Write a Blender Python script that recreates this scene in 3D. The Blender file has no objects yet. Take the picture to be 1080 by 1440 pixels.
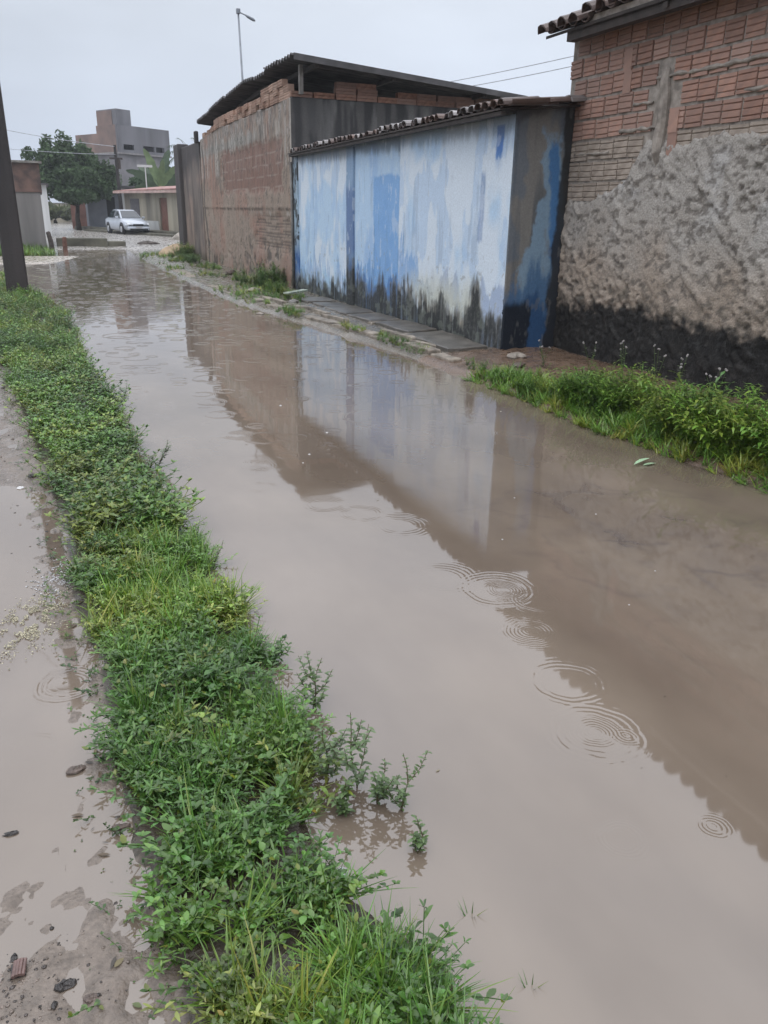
import bpy, math, random
import numpy as np
from math import radians, sin, cos, pi, sqrt
from mathutils import Matrix, Vector
scene = bpy.context.scene
col = scene.collection
random.seed(7)
RS = np.random.RandomState(11)

# ------------------------------------------------------------------ camera
EYE = 1.6
cam_d = bpy.data.cameras.new('camera')
cam = bpy.data.objects.new('camera', cam_d)
col.objects.link(cam)
cam_d.sensor_fit = 'VERTICAL'
cam_d.sensor_height = 36.0
cam_d.lens = 36.0 * 1120 / 1440
cam_d.clip_start = 0.05
cam_d.clip_end = 1500
cam.matrix_world = (Matrix.Translation((0, 0, EYE)) @ Matrix.Rotation(radians(-22.3), 4, 'Z')
                    @ Matrix.Rotation(radians(90 - 20.6), 4, 'X') @ Matrix.Rotation(radians(1.0), 4, 'Z'))
scene.camera = cam

# ------------------------------------------------------------------ sky, sun, exposure
SUN_EL, SUN_AZ = radians(62), radians(215)      # azimuth measured from +Y towards +X: behind the camera's left shoulder
world = bpy.data.worlds.new('World')
scene.world = world
world.use_nodes = True
wt = world.node_tree
wt.nodes.clear()
def wn(t, **k):
    n = wt.nodes.new(t)
    for a, b in k.items(): setattr(n, a, b)
    return n
w_out = wn('ShaderNodeOutputWorld'); w_bg = wn('ShaderNodeBackground')
w_bg.inputs['Strength'].default_value = 0.1
w_sky = wn('ShaderNodeTexSky', sky_type='NISHITA', sun_disc=False)
w_sky.sun_elevation = SUN_EL; w_sky.sun_rotation = SUN_AZ
w_sky.air_density = 1.5; w_sky.dust_density = 4.0
w_tc = wn('ShaderNodeTexCoord'); w_sep = wn('ShaderNodeSeparateXYZ')
wt.links.new(w_tc.outputs['Generated'], w_sep.inputs[0])
w_ramp = wn('ShaderNodeValToRGB')               # overcast: brighter and greyer towards the zenith
e = w_ramp.color_ramp.elements
e[0].position = 0.0; e[0].color = (0.42, 0.465, 0.56, 1)
e[1].position = 1.0; e[1].color = (1.62, 1.66, 1.76, 1)
for p_, c_ in ((0.06, (0.475, 0.53, 0.63, 1)), (0.22, (0.565, 0.61, 0.685, 1)), (0.5, (0.98, 1.02, 1.12, 1))):
    q = e.new(p_); q.color = c_
wt.links.new(w_sep.outputs['Z'], w_ramp.inputs[0])
w_map = wn('ShaderNodeMapping'); w_map.inputs['Scale'].default_value = (1.0, 1.0, 2.6)
w_map.inputs['Location'].default_value = (3.1, 0.4, 0.0)
w_noi = wn('ShaderNodeTexNoise'); w_noi.inputs['Scale'].default_value = 1.7; w_noi.inputs['Detail'].default_value = 5
wt.links.new(w_tc.outputs['Generated'], w_map.inputs[0]); wt.links.new(w_map.outputs[0], w_noi.inputs['Vector'])
w_mr = wn('ShaderNodeMapRange')
w_mr.inputs['From Min'].default_value = 0.3; w_mr.inputs['From Max'].default_value = 0.7
w_mr.inputs['To Min'].default_value = 10.6; w_mr.inputs['To Max'].default_value = 14.6
wt.links.new(w_noi.outputs['Fac'], w_mr.inputs['Value'])
w_mul = wn('ShaderNodeVectorMath', operation='SCALE')
wt.links.new(w_ramp.outputs[0], w_mul.inputs[0]); wt.links.new(w_mr.outputs[0], w_mul.inputs['Scale'])
w_mix = wn('ShaderNodeMix', data_type='RGBA'); w_mix.inputs['Factor'].default_value = 0.94
wt.links.new(w_sky.outputs[0], w_mix.inputs['A']); wt.links.new(w_mul.outputs[0], w_mix.inputs['B'])
wt.links.new(w_mix.outputs['Result'], w_bg.inputs['Color']); wt.links.new(w_bg.outputs[0], w_out.inputs[0])

sun_d = bpy.data.lights.new('sun', 'SUN')
sun_d.energy = 0.6; sun_d.angle = radians(40); sun_d.color = (1.0, 0.97, 0.93)
sun = bpy.data.objects.new('sun', sun_d); col.objects.link(sun)
sd = Vector((sin(SUN_AZ) * cos(SUN_EL), cos(SUN_AZ) * cos(SUN_EL), sin(SUN_EL)))
sun.rotation_euler = sd.to_track_quat('Z', 'Y').to_euler()

scene.view_settings.view_transform = 'Standard'
scene.view_settings.look = 'None'
scene.view_settings.exposure = 0.13
scene.view_settings.gamma = 1.0
scene.view_settings.use_curve_mapping = False
scene.cycles.use_denoising = True
scene.cycles.max_bounces = 6
scene.cycles.caustics_reflective = False
scene.cycles.caustics_refractive = False

# ------------------------------------------------------------------ numpy noise
def _h(ix, iy, s):
    n = (ix.astype(np.int64) * 374761393 + iy.astype(np.int64) * 668265263 + s * 1442695041) & 0xffffffff
    n = ((n ^ (n >> 13)) * 1274126177) & 0xffffffff
    return ((n ^ (n >> 16)) & 0xffff) / 65535.0
def vn(x, y, s=0):
    x = np.asarray(x, float); y = np.asarray(y, float)
    x, y = np.broadcast_arrays(x, y)
    ix = np.floor(x); iy = np.floor(y); fx = x - ix; fy = y - iy
    fx = fx * fx * (3 - 2 * fx); fy = fy * fy * (3 - 2 * fy)
    a = _h(ix, iy, s); b = _h(ix + 1, iy, s); c = _h(ix, iy + 1, s); d = _h(ix + 1, iy + 1, s)
    return (a * (1 - fx) + b * fx) * (1 - fy) + (c * (1 - fx) + d * fx) * fy
def fbm(x, y, s=0, o=4):
    r = 0; a = 1.0; t = 0
    for k in range(o):
        r = r + a * vn(np.asarray(x) * 2 ** k + 17.3 * k, np.asarray(y) * 2 ** k + 5.1 * k, s + k); t += a; a *= 0.5
    return r / t
def ss(a, b, x):
    t = np.clip((x - a) / (b - a), 0, 1); return t * t * (3 - 2 * t)
def srgb(r, g, b):
    return tuple(((c / 255) / 12.92 if c / 255 < 0.04045 else ((c / 255 + 0.055) / 1.055) ** 2.4) for c in (r, g, b))
def mixc(A, B, m):
    A = np.asarray(A, float); B = np.asarray(B, float)
    return A * (1 - m[..., None]) + B * m[..., None]

# ------------------------------------------------------------------ materials
def new_mat(name):
    m = bpy.data.materials.new(name); m.use_nodes = True
    nt = m.node_tree; b = nt.nodes['Principled BSDF']
    return m, nt, b
def mat(name, c, rough=0.7, spec=0.3, metal=0.0, var=0.25, scale=6.0, bump=0.0, bscale=40.0, col2=None, random_v=0.0, streak=False, random_c=None):
    m, nt, b = new_mat(name)
    N = nt.nodes; L = nt.links
    tc = N.new('ShaderNodeTexCoord')
    mp = N.new('ShaderNodeMapping')
    if streak: mp.inputs['Scale'].default_value = (1, 1, 0.12)
    L.new(tc.outputs['Object'], mp.inputs[0])
    no = N.new('ShaderNodeTexNoise'); no.inputs['Scale'].default_value = scale; no.inputs['Detail'].default_value = 6
    L.new(mp.outputs[0], no.inputs['Vector'])
    rp = N.new('ShaderNodeValToRGB')
    c2 = col2 or tuple(x * (1 - var) for x in c)
    rp.color_ramp.elements[0].position = 0.35; rp.color_ramp.elements[0].color = (*c2, 1)
    rp.color_ramp.elements[1].position = 0.65; rp.color_ramp.elements[1].color = (*[min(1, x * (1 + var * .5)) for x in c], 1)
    L.new(no.outputs['Fac'], rp.inputs[0])
    out = rp.outputs[0]
    if random_v or random_c:
        oi = N.new('ShaderNodeObjectInfo')
        if random_c:
            mx = N.new('ShaderNodeMix'); mx.data_type = 'RGBA'; mx.inputs['B'].default_value = (*random_c, 1)
            mr0 = N.new('ShaderNodeMath'); mr0.operation = 'FRACT'
            mq = N.new('ShaderNodeMath'); mq.operation = 'MULTIPLY'; mq.inputs[1].default_value = 7.31
            L.new(oi.outputs['Random'], mq.inputs[0]); L.new(mq.outputs[0], mr0.inputs[0])
            mk = N.new('ShaderNodeMath'); mk.operation = 'MULTIPLY'; mk.inputs[1].default_value = 0.75
            L.new(mr0.outputs[0], mk.inputs[0])
            L.new(mk.outputs[0], mx.inputs['Factor']); L.new(out, mx.inputs['A']); out = mx.outputs['Result']
        if random_v:
            hs = N.new('ShaderNodeHueSaturation')
            mr = N.new('ShaderNodeMapRange'); mr.inputs['To Min'].default_value = 1 - random_v; mr.inputs['To Max'].default_value = 1 + random_v
            L.new(oi.outputs['Random'], mr.inputs['Value']); L.new(mr.outputs[0], hs.inputs['Value']); L.new(out, hs.inputs['Color'])
            out = hs.outputs[0]
    L.new(out, b.inputs['Base Color'])
    b.inputs['Roughness'].default_value = rough
    b.inputs['Specular IOR Level'].default_value = spec
    b.inputs['Metallic'].default_value = metal
    if bump:
        n2 = N.new('ShaderNodeTexNoise'); n2.inputs['Scale'].default_value = bscale; n2.inputs['Detail'].default_value = 4
        L.new(tc.outputs['Object'], n2.inputs['Vector'])
        bp = N.new('ShaderNodeBump'); bp.inputs['Strength'].default_value = bump; bp.inputs['Distance'].default_value = 0.01
        L.new(n2.outputs['Fac'], bp.inputs['Height']); L.new(bp.outputs[0], b.inputs['Normal'])
    return m
def vmat(name, rough=0.7, spec=0.3, var=0.15, scale=60.0, bump=0.4, bscale=120.0, dist=0.004, rvar=0.0, rscale=4.0, trans=0.0):
    """colour from the 'Col' attribute times fine grain; rvar: patches of wetter gloss"""
    m, nt, b = new_mat(name)
    N = nt.nodes; L = nt.links
    tc = N.new('ShaderNodeTexCoord')
    at = N.new('ShaderNodeAttribute'); at.attribute_name = 'Col'
    no = N.new('ShaderNodeTexNoise'); no.inputs['Scale'].default_value = scale; no.inputs['Detail'].default_value = 5
    L.new(tc.outputs['Object'], no.inputs['Vector'])
    mr = N.new('ShaderNodeMapRange'); mr.inputs['From Min'].default_value = 0.3; mr.inputs['From Max'].default_value = 0.7
    mr.inputs['To Min'].default_value = 1 - var; mr.inputs['To Max'].default_value = 1 + var
    L.new(no.outputs['Fac'], mr.inputs['Value'])
    vm = N.new('ShaderNodeVectorMath'); vm.operation = 'SCALE'
    L.new(at.outputs['Color'], vm.inputs[0]); L.new(mr.outputs[0], vm.inputs['Scale'])
    L.new(vm.outputs[0], b.inputs['Base Color'])
    b.inputs['Specular IOR Level'].default_value = spec
    if rvar:
        n3 = N.new('ShaderNodeTexNoise'); n3.inputs['Scale'].default_value = rscale; n3.inputs['Detail'].default_value = 5
        L.new(tc.outputs['Object'], n3.inputs['Vector'])
        r3 = N.new('ShaderNodeMapRange'); r3.inputs['From Min'].default_value = 0.4; r3.inputs['From Max'].default_value = 0.6
        r3.inputs['To Min'].default_value = max(0.03, rough - rvar); r3.inputs['To Max'].default_value = min(1, rough + rvar)
        L.new(n3.outputs['Fac'], r3.inputs['Value']); L.new(r3.outputs[0], b.inputs['Roughness'])
    else:
        b.inputs['Roughness'].default_value = rough
    if bump:
        n2 = N.new('ShaderNodeTexNoise'); n2.inputs['Scale'].default_value = bscale; n2.inputs['Detail'].default_value = 5
        L.new(tc.outputs['Object'], n2.inputs['Vector'])
        bp = N.new('ShaderNodeBump'); bp.inputs['Strength'].default_value = bump; bp.inputs['Distance'].default_value = dist
        L.new(n2.outputs['Fac'], bp.inputs['Height']); L.new(bp.outputs[0], b.inputs['Normal'])
    if trans:
        tr = N.new('ShaderNodeBsdfTranslucent'); ms = N.new('ShaderNodeMixShader'); ms.inputs[0].default_value = trans
        L.new(vm.outputs[0], tr.inputs['Color'])
        L.new(b.outputs[0], ms.inputs[1]); L.new(tr.outputs[0], ms.inputs[2])
        L.new(ms.outputs[0], N['Material Output'].inputs['Surface'])
    return m

# ------------------------------------------------------------------ mesh helpers
def mesh_np(name, V, T, colr=None, smooth=False, k=None):
    """V (n,3), T (m,3 or 4) -> mesh"""
    V = np.ascontiguousarray(V, np.float32); T = np.ascontiguousarray(T, np.int32)
    me = bpy.data.meshes.new(name)
    n, m, k = len(V), len(T), T.shape[1]
    me.vertices.add(n); me.vertices.foreach_set('co', V.ravel())
    me.loops.add(m * k); me.loops.foreach_set('vertex_index', T.ravel())
    me.polygons.add(m)
    me.polygons.foreach_set('loop_start', np.arange(0, m * k, k, dtype=np.int32))
    me.polygons.foreach_set('loop_total', np.full(m, k, np.int32))
    if smooth: me.polygons.foreach_set('use_smooth', np.ones(m, bool))
    if colr is not None:
        a = me.color_attributes.new('Col', 'FLOAT_COLOR', 'POINT')
        c = np.ones((n, 4), np.float32); c[:, :3] = np.clip(colr, 0, 1)
        a.data.foreach_set('color', c.ravel())
    me.update(calc_edges=True); me.validate()
    return me
class MB:
    def __init__(s): s.v = []; s.f = []
    def add(s, vs, fs):
        o = len(s.v); s.v += [tuple(map(float, p)) for p in vs]; s.f += [tuple(i + o for i in f) for f in fs]; return s
    def box(s, x0, x1, y0, y1, z0, z1):
        return s.add([(x0, y0, z0), (x1, y0, z0), (x1, y1, z0), (x0, y1, z0), (x0, y0, z1), (x1, y0, z1), (x1, y1, z1), (x0, y1, z1)],
                     [(0, 3, 2, 1), (4, 5, 6, 7), (0, 1, 5, 4), (1, 2, 6, 5), (2, 3, 7, 6), (3, 0, 4, 7)])
    def prism(s, poly, d):
        """poly: list of 3d points (planar), extruded by vector d"""
        n = len(poly); a = [Vector(p) for p in poly]; b = [p + Vector(d) for p in a]
        return s.add(a + b, [tuple(range(n))[::-1], tuple(range(n, 2 * n))] + [(i, (i + 1) % n, n + (i + 1) % n, n + i) for i in range(n)])
    def tube(s, pts, rad, n=8, cap=True, squash=None):
        pts = [Vector(p) for p in pts]
        rad = rad if hasattr(rad, '__len__') else [rad] * len(pts)
        o = len(s.v); up = Vector((0, 0, 1))
        for i, p in enumerate(pts):
            t = (pts[min(i + 1, len(pts) - 1)] - pts[max(i - 1, 0)]).normalized()
            a = t.cross(up if abs(t.z) < 0.95 else Vector((1, 0, 0))).normalized(); b = t.cross(a)
            for j in range(n):
                q = p + (a * cos(2 * pi * j / n) + b * sin(2 * pi * j / n)) * rad[i]
                s.v.append(tuple(q))
        for i in range(len(pts) - 1):
            for j in range(n):
                s.f.append((o + i * n + j, o + i * n + (j + 1) % n, o + (i + 1) * n + (j + 1) % n, o + (i + 1) * n + j))
        if cap:
            s.f.append(tuple(o + j for j in range(n))[::-1]); s.f.append(tuple(o + (len(pts) - 1) * n + j for j in range(n)))
        return s
    def mesh(s, name, smooth=False):
        me = bpy.data.meshes.new(name); me.from_pydata(s.v, [], s.f); me.update()
        if smooth: me.polygons.foreach_set('use_smooth', np.ones(len(me.polygons), bool))
        return me
def wloc(o):
    v = Vector(o.location)
    while o.parent is not None: o = o.parent; v = v + Vector(o.location)
    return v
def link(name, me, m, parent=None, loc=None, world=True, bevel=0):
    """world=True: mesh vertices are in world coordinates; the object's origin goes to loc (or the parent's)"""
    o = bpy.data.objects.new(name, me); col.objects.link(o)
    if m is not None and not me.materials: me.materials.append(m)
    base = wloc(parent) if parent is not None else Vector((0, 0, 0))
    if world:
        L = Vector(loc) if loc is not None else base
        me.transform(Matrix.Translation(-L)); o.location = L - base
    else:
        o.location = Vector(loc) - base if loc is not None else (0, 0, 0)
    if parent is not None: o.parent = parent
    if bevel:
        bv = o.modifiers.new('bevel', 'BEVEL'); bv.width = bevel; bv.segments = 2; bv.limit_method = 'ANGLE'
    return o
def tag(o, label=None, cat=None, group=None, kind=None):
    if label: o['label'] = label
    if cat: o['category'] = cat
    if group: o['group'] = group
    if kind: o['kind'] = kind
    return o
def thing(name, label, cat, loc, group=None, rotz=0):
    o = bpy.data.objects.new(name, None); col.objects.link(o); o.location = loc; o.empty_display_size = 0.2
    o.rotation_euler = (0, 0, rotz)
    return tag(o, label, cat, group)
def grid_faces(nu, nv, flip=False):
    i = np.arange(nu - 1)[:, None]; j = np.arange(nv - 1)[None, :]
    a = (i * nv + j).ravel(); b = ((i + 1) * nv + j).ravel(); c = b + 1; d = a + 1
    F = np.stack([a, b, c, d], 1)
    return F[:, ::-1] if flip else F
def wall_sheet(name, P0, P1, z0, z1, step, disp, colf, m, parent, back=0.12):
    """A wall face from P0 to P1 (2-D), outward normal to the left of P0->P1... rows to z1(s); disp(s,z) metres outward; closed behind."""
    P0 = np.array(P0, float); P1 = np.array(P1, float); Ld = np.linalg.norm(P1 - P0); t = (P1 - P0) / Ld
    n = np.array([-t[1], t[0]])
    nu = max(2, int(Ld / step) + 1); zt = z1 if callable(z1) else (lambda s: z1 + 0 * s)
    zmax = float(np.max(zt(np.linspace(0, Ld, 50)))); nv = max(2, int((zmax - z0) / step) + 1)
    s = np.linspace(0, Ld, nu)[:, None]; v = np.linspace(0, 1, nv)[None, :]
    Z = z0 + (zt(s) - z0) * v; S = s + 0 * v
    D = disp(S, Z)
    C = colf(S, Z)
    # skirt: fold the outermost ring back
    S2 = np.pad(S, 1, mode='edge'); Z2 = np.pad(Z, 1, mode='edge'); D2 = np.pad(D, 1, mode='edge'); C2 = np.pad(C, ((1, 1), (1, 1), (0, 0)), mode='edge')
    D2[0, :] = D2[-1, :] = -back; D2[:, 0] = D2[:, -1] = -back
    X = P0[0] + t[0] * S2 + n[0] * D2; Y = P0[1] + t[1] * S2 + n[1] * D2
    V = np.stack([X, Y, Z2], -1).reshape(-1, 3)
    me = mesh_np(name, V, grid_faces(nu + 2, nv + 2, True), C2.reshape(-1, 3))
    return link(name, me, m, parent)

# ------------------------------------------------------------------ ground
RB = np.array([(-6, .95), (0.3, .78), (1.0, .64), (1.15, .68), (1.3, .62), (1.45, .52), (1.6, .5), (1.85, .56), (2.15, .63), (2.6, .63), (3.25, .58), (4.1, .52), (5.3, .47), (6.8, .44), (9.3, .30), (12, .28), (14.1, .2), (18, -.3), (21, -.7), (24, -1.3), (27, -2.6)])
LB = np.array([(-6, .15), (1.2, .10), (1.5, .10), (1.8, .04), (2.1, .02), (2.5, .02), (2.8, .02), (3.3, -.05), (4.1, -.06), (5.1, -.13), (6.6, -.26), (10.1, -.66), (13, -1.3), (18, -2.4), (24, -4)])
WR = np.array([(-10, 4.25), (0, 4.1), (3.5, 4.04), (4.3, 3.98), (5, 3.91), (6.8, 3.92), (7.6, 3.9), (9.7, 3.73), (11.5, 3.52), (13, 3.32), (15.1, 3.12), (18, 3.02), (22, 2.97), (31, 2.95), (36, 3.1)])
rb = lambda y: np.interp(y, RB[:, 0], RB[:, 1]); lb = lambda y: np.interp(y, LB[:, 0], LB[:, 1]); wr = lambda y: np.interp(y, WR[:, 0], WR[:, 1])
wallx = lambda y: np.where(y < 8.4, 5.6, 4.75)
def height(x, y):
    n1 = fbm(x * 3, y * 3, 3, 4) - .5; n2 = fbm(x * 16, y * 12, 9, 4) - .5; n3 = fbm(x * 0.8, y * 0.8, 21, 3) - .5
    nb = (fbm(x * 2.2, y * 2.2, 33, 3) - .5) * .22
    street = -.12 + 0 * x
    # path on the left: a wet film with ruts, firmer towards Y 5..11
    firm = ss(4.6, 5.6, y) * .010 - .0055 - .003 * ss(1.2, 2.2, y) + .010 * (fbm(x * 7, y * 2.2, 37, 3) - .5)
    peb = ss(1.66, 1.42, y) * ss(-.10, -.22, x) * .010
    rut = -.006 * np.exp(-((x - lb(y) + .06) / .05) ** 2) * ss(6, 4.5, y)
    edge = ss(.24, .02, lb(y) - x) * .011 * (.3 + 1.4 * ss(.35, .65, fbm(x * 9, y * 6, 35, 3)))
    foam = .012 * np.exp(-(((x + .2) / .12) ** 2 + ((y - 3.2) / .12) ** 2))
    path = firm + peb + rut + edge + foam + .006 * ss(.45, .6, fbm(x * 30, y * 22, 38, 3)) * ss(.4, .55, fbm(x * 5, y * 4, 39, 3)) + .03 * n1 * (0.35 + .65 * ss(4.6, 5.4, y)) + .016 * n2 * (.35 + ss(1.75, 1.4, y) + .4 * ss(4.6, 5.4, y) + ss(.2, .05, lb(y) - x)) + .012 * n3
    path = path + .05 * ss(-1.2, -3, x) + ss(.22, .08, lb(y) - x) * (.022 * (fbm(x * 14, y * 9, 36, 4) - .47))
    verge = .018 + .05 * n1 + .02 * n2
    h = np.where(x < lb(y) + nb * .3, path, verge)
    e_r = rb(y) + nb * .6
    h = h * ss(.05, -.06, x - e_r) + street * ss(-.06, .05, x - e_r)
    # right bank
    r = x - wr(y) - nb * .7
    bank = .05 + .05 * ss(0.1, .9, r) + .05 * n1 + .03 * n2
    h = np.where(r > -.2, street * ss(.12, -.12, r) + bank * ss(-.12, .12, r), h)
    # far end: the street climbs out of the flood
    far = ss(33.5, 38, y + n3 * 3) * .10
    h = h * (1 - ss(34, 37, y)) + (far + .006 * n1 - .02) * ss(34, 37, y)
    sp = ss(26.2, 27.2, y + 4 * n3) * ss(32.5, 30.5, y) * ss(1.7, .2, x - (y - 29) * .25)
    h = np.maximum(h, -.12 + .15 * sp + .01 * n1)
    return h
def ground_col(x, y, h):
    n1 = fbm(x * 5, y * 5, 43, 4)[..., None]; n2 = fbm(x * 30, y * 30, 53, 3)[..., None]; n3 = fbm(x * 1.1, y * 1.1, 63, 3)[..., None]
    mud = np.array((.125, .098, .078)); mudl = np.array((.19, .157, .130)); dark = np.array((.07, .055, .042))
    soil = np.array((.20, .135, .095)); road = np.array((.29, .27, .245)); turf = np.array((.045, .036, .024))
    c = mud + (mudl - mud) * n1
    n2 = n2 * (y[..., None] < 30); c = c * (1 - .5 * ss(.55, .8, n2)) + dark * .5 * ss(.55, .8, n2)
    m = (((x > lb(y) - .02) & (x < rb(y) + .1))[..., None]) & (y[..., None] < 26)
    c = np.where(m, turf * (.7 + .7 * n1), c)
    r = (x > wr(y) - .15)[..., None]
    bank = np.where((y < 8.4)[..., None], soil, np.array((.21, .185, .15)))
    bank = bank * (.40 + .65 * n1)
    c = np.where(r, bank, c)
    # verge of thin grass along the far right bank
    g = (ss(.52, .62, n1) * ss(13, 15, y)[..., None] * ss(34, 30, y)[..., None]); c = np.where(r, c * (1 - .6 * g) + np.array((.07, .10, .035)) * .6 * g, c)
    f = ss(31, 36, y + 3 * (n3[..., 0] - .5))[..., None]
    c = c * (1 - f) + road * (.80 + .36 * n3) * (.95 + .1 * n1) * f
    sand = (ss(24, 27, y) * ss(34, 32, y) * (x < 2))[..., None]
    c = c * (1 - sand) + np.array((.36, .32, .27)) * (.8 + .4 * n1) * sand
    lawn = (ss(31.5, 33.5, y) * ss(37, 35, y) * ss(.3, -.4, x))[..., None]
    c = c * (1 - .8 * lawn) + np.array((.06, .10, .03)) * .8 * lawn
    return np.clip(c, 0, 1)
def spaced(seg):
    out = []
    for a, b, s in seg: out += list(np.arange(a, b - 1e-6, s))
    out.append(seg[-1][1]); return np.array(out)
xs = spaced([(-700, -60, 80), (-60, -12, 6), (-12, -3, .6), (-3, -.9, .1), (-.9, .95, .0155), (.95, 3.0, .1), (3.0, 6.0, .045), (6, 14, .8), (14, 60, 6), (60, 700, 80)])
ys = spaced([(-60, -6, 9), (-6, .2, .4), (.2, .8, .05), (.8, 4.0, .0155), (4.0, 8.0, .035), (8, 18, .1), (18, 40, .22), (40, 80, 1.2), (80, 200, 10), (200, 900, 100)])
GX, GY = np.meshgrid(xs, ys, indexing='ij')
GZ = height(GX, GY)
me = mesh_np('ground', np.stack([GX, GY, GZ], -1).reshape(-1, 3), grid_faces(len(xs), len(ys)), ground_col(GX, GY, GZ).reshape(-1, 3), smooth=True)
m_ground = vmat('wet_mud', rough=.25, spec=.55, var=.22, scale=70, bump=.8, bscale=90, dist=.006, rvar=.22, rscale=9)
ground = tag(link('ground', me, m_ground), kind='structure')
def hz(x, y): return float(height(np.array([x], float), np.array([y], float))[0])

# ------------------------------------------------------------------ water
def water_material():
    m, nt, b = new_mat('muddy_water')
    N = nt.nodes; L = nt.links
    def M(op, a, c=None, cc=None):
        n = N.new('ShaderNodeMath'); n.operation = op
        for i, q in enumerate((a, c, cc)):
            if q is None: continue
            if isinstance(q, (int, float)): n.inputs[i].default_value = q
            else: L.new(q, n.inputs[i])
        return n.outputs[0]
    tc = N.new('ShaderNodeTexCoord'); sp = N.new('ShaderNodeSeparateXYZ'); L.new(tc.outputs['Object'], sp.inputs[0])
    X, Y = sp.outputs[0], sp.outputs[1]
    # a slight wobble so that the rings are not drawn with compasses
    wob = N.new('ShaderNodeTexNoise'); wob.inputs['Scale'].default_value = 9; wob.inputs['Detail'].default_value = 2
    L.new(tc.outputs['Object'], wob.inputs['Vector'])
    wb = M('MULTIPLY', M('SUBTRACT', wob.outputs['Fac'], .5), .03)
    wob2 = N.new('ShaderNodeTexNoise'); wob2.inputs['Scale'].default_value = 11; wob2.inputs['Detail'].default_value = 3
    L.new(tc.outputs['Object'], wob2.inputs['Vector'])
    mb_ = N.new('ShaderNodeMapRange'); mb_.inputs['From Min'].default_value = .25; mb_.inputs['From Max'].default_value = .55
    L.new(wob2.outputs['Fac'], mb_.inputs['Value']); brk = mb_.outputs[0]
    # colour: silt clouds
    n1 = N.new('ShaderNodeTexNoise'); n1.inputs['Scale'].default_value = .9; n1.inputs['Detail'].default_value = 5
    mp = N.new('ShaderNodeMapping'); mp.inputs['Scale'].default_value = (1.6, .8, 1); L.new(tc.outputs['Object'], mp.inputs[0]); L.new(mp.outputs[0], n1.inputs['Vector'])
    rp = N.new('ShaderNodeValToRGB'); rp.color_ramp.elements[0].position = .32; rp.color_ramp.elements[1].position = .70
    rp.color_ramp.elements[0].color = (.132, .103, .080, 1); rp.color_ramp.elements[1].color = (.200, .160, .124, 1)
    L.new(n1.outputs['Fac'], rp.inputs[0])
    wp = N.new('ShaderNodeTexNoise'); wp.inputs['Scale'].default_value = 2.5; wp.inputs['Detail'].default_value = 3; L.new(tc.outputs['Object'], wp.inputs['Vector'])
    wa = N.new('ShaderNodeMix'); wa.data_type = 'VECTOR'; wa.inputs['Factor'].default_value = .35; L.new(tc.outputs['Object'], wa.inputs['A']); L.new(wp.outputs['Color'], wa.inputs['B'])
    pv = N.new('ShaderNodeTexVoronoi'); pv.feature = 'DISTANCE_TO_EDGE'; pv.inputs['Scale'].default_value = 3.6; L.new(wa.outputs['Result'], pv.inputs['Vector'])
    pe = N.new('ShaderNodeMapRange'); pe.inputs['From Min'].default_value = 0; pe.inputs['From Max'].default_value = .10; pe.inputs['To Min'].default_value = 1; pe.inputs['To Max'].default_value = 0; L.new(pv.outputs['Distance'], pe.inputs['Value'])
    gx = M('DIVIDE', M('SUBTRACT', X, 2.75), .75); gy = M('DIVIDE', M('SUBTRACT', Y, 3.2), 1.0)
    gm = M('EXPONENT', M('MULTIPLY', M('ADD', M('MULTIPLY', gx, gx), M('MULTIPLY', gy, gy)), -1.0))
    pn = N.new('ShaderNodeMapRange'); pn.inputs['From Min'].default_value = .42; pn.inputs['From Max'].default_value = .60; L.new(wp.outputs['Fac'], pn.inputs['Value'])
    pm = M('MULTIPLY', M('MULTIPLY', M('ADD', M('MULTIPLY', pe.outputs[0], .5), .25), gm), pn.outputs[0])
    pmx = N.new('ShaderNodeMix'); pmx.data_type = 'RGBA'; L.new(pm, pmx.inputs['Factor']); L.new(rp.outputs[0], pmx.inputs['A']); pmx.inputs['B'].default_value = (.075, .062, .062, 1)
    L.new(pmx.outputs['Result'], b.inputs['Base Color'])
    b.inputs['Roughness'].default_value = .035; b.inputs['IOR'].default_value = 1.92
    terms = []
    rings = [(1.73, 2.84, .15, .032, 1.5, 0), (1.75, 2.82, .06, .03, 1.2, 0), (1.54, 3.03, .13, .05, .9, 0), (1.48, 3.96, .10, .035, 1.2, 0), (1.5, 1.78, .13, .04, 1.4, 0), (1.5, 1.78, .06, .035, 1.0, 0),
             (1.585, 1.73, .025, .02, 1.2, 0), (1.59, 2.07, .125, .03, 1.2, 0), (1.28, 1.35, .055, .02, .8, 0), (1.55, 1.30, .03, .016, .9, 0), (1.63, 3.72, .13, .05, .9, 0), (1.33, 4.17, .10, .04, .9, 0),
             (-.11, 2.70, .085, .022, 1.2, 0), (1.19, 5.84, .09, .05, .9, 0), (1.83, 2.68, .09, .03, .8, 0), (1.66, 2.45, .08, .05, .7, 0), (1.13, 5.05, .1, .05, .8, 0),
             (-.22, 2.35, .06, .02, .5, 0), (1.05, 4.6, .08, .03, .6, 0), (2.2, 3.4, .05, .02, .2, 0), (.92, 2.7, .02, .012, .4, 0), (1.2, 2.15, .015, .01, .4, 0)]
    for cx, cy, R, w, a, _ in rings:
        dx = M('SUBTRACT', X, cx); dy = M('SUBTRACT', Y, cy)
        d = M('SQRT', M('ADD', M('MULTIPLY', dx, dx), M('MULTIPLY', dy, dy)))
        d = M('ADD', d, wb)
        q = M('DIVIDE', M('SUBTRACT', d, R), w)
        env = M('EXPONENT', M('MULTIPLY', M('MULTIPLY', q, q), -1.0))
        k = 2 * pi / max(.013, min(.026, R * .2))
        wv = M('SINE', M('MULTIPLY', d, k))
        terms.append(M('MULTIPLY', M('MULTIPLY', M('MULTIPLY', wv, env), brk), a * .00017))
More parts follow.
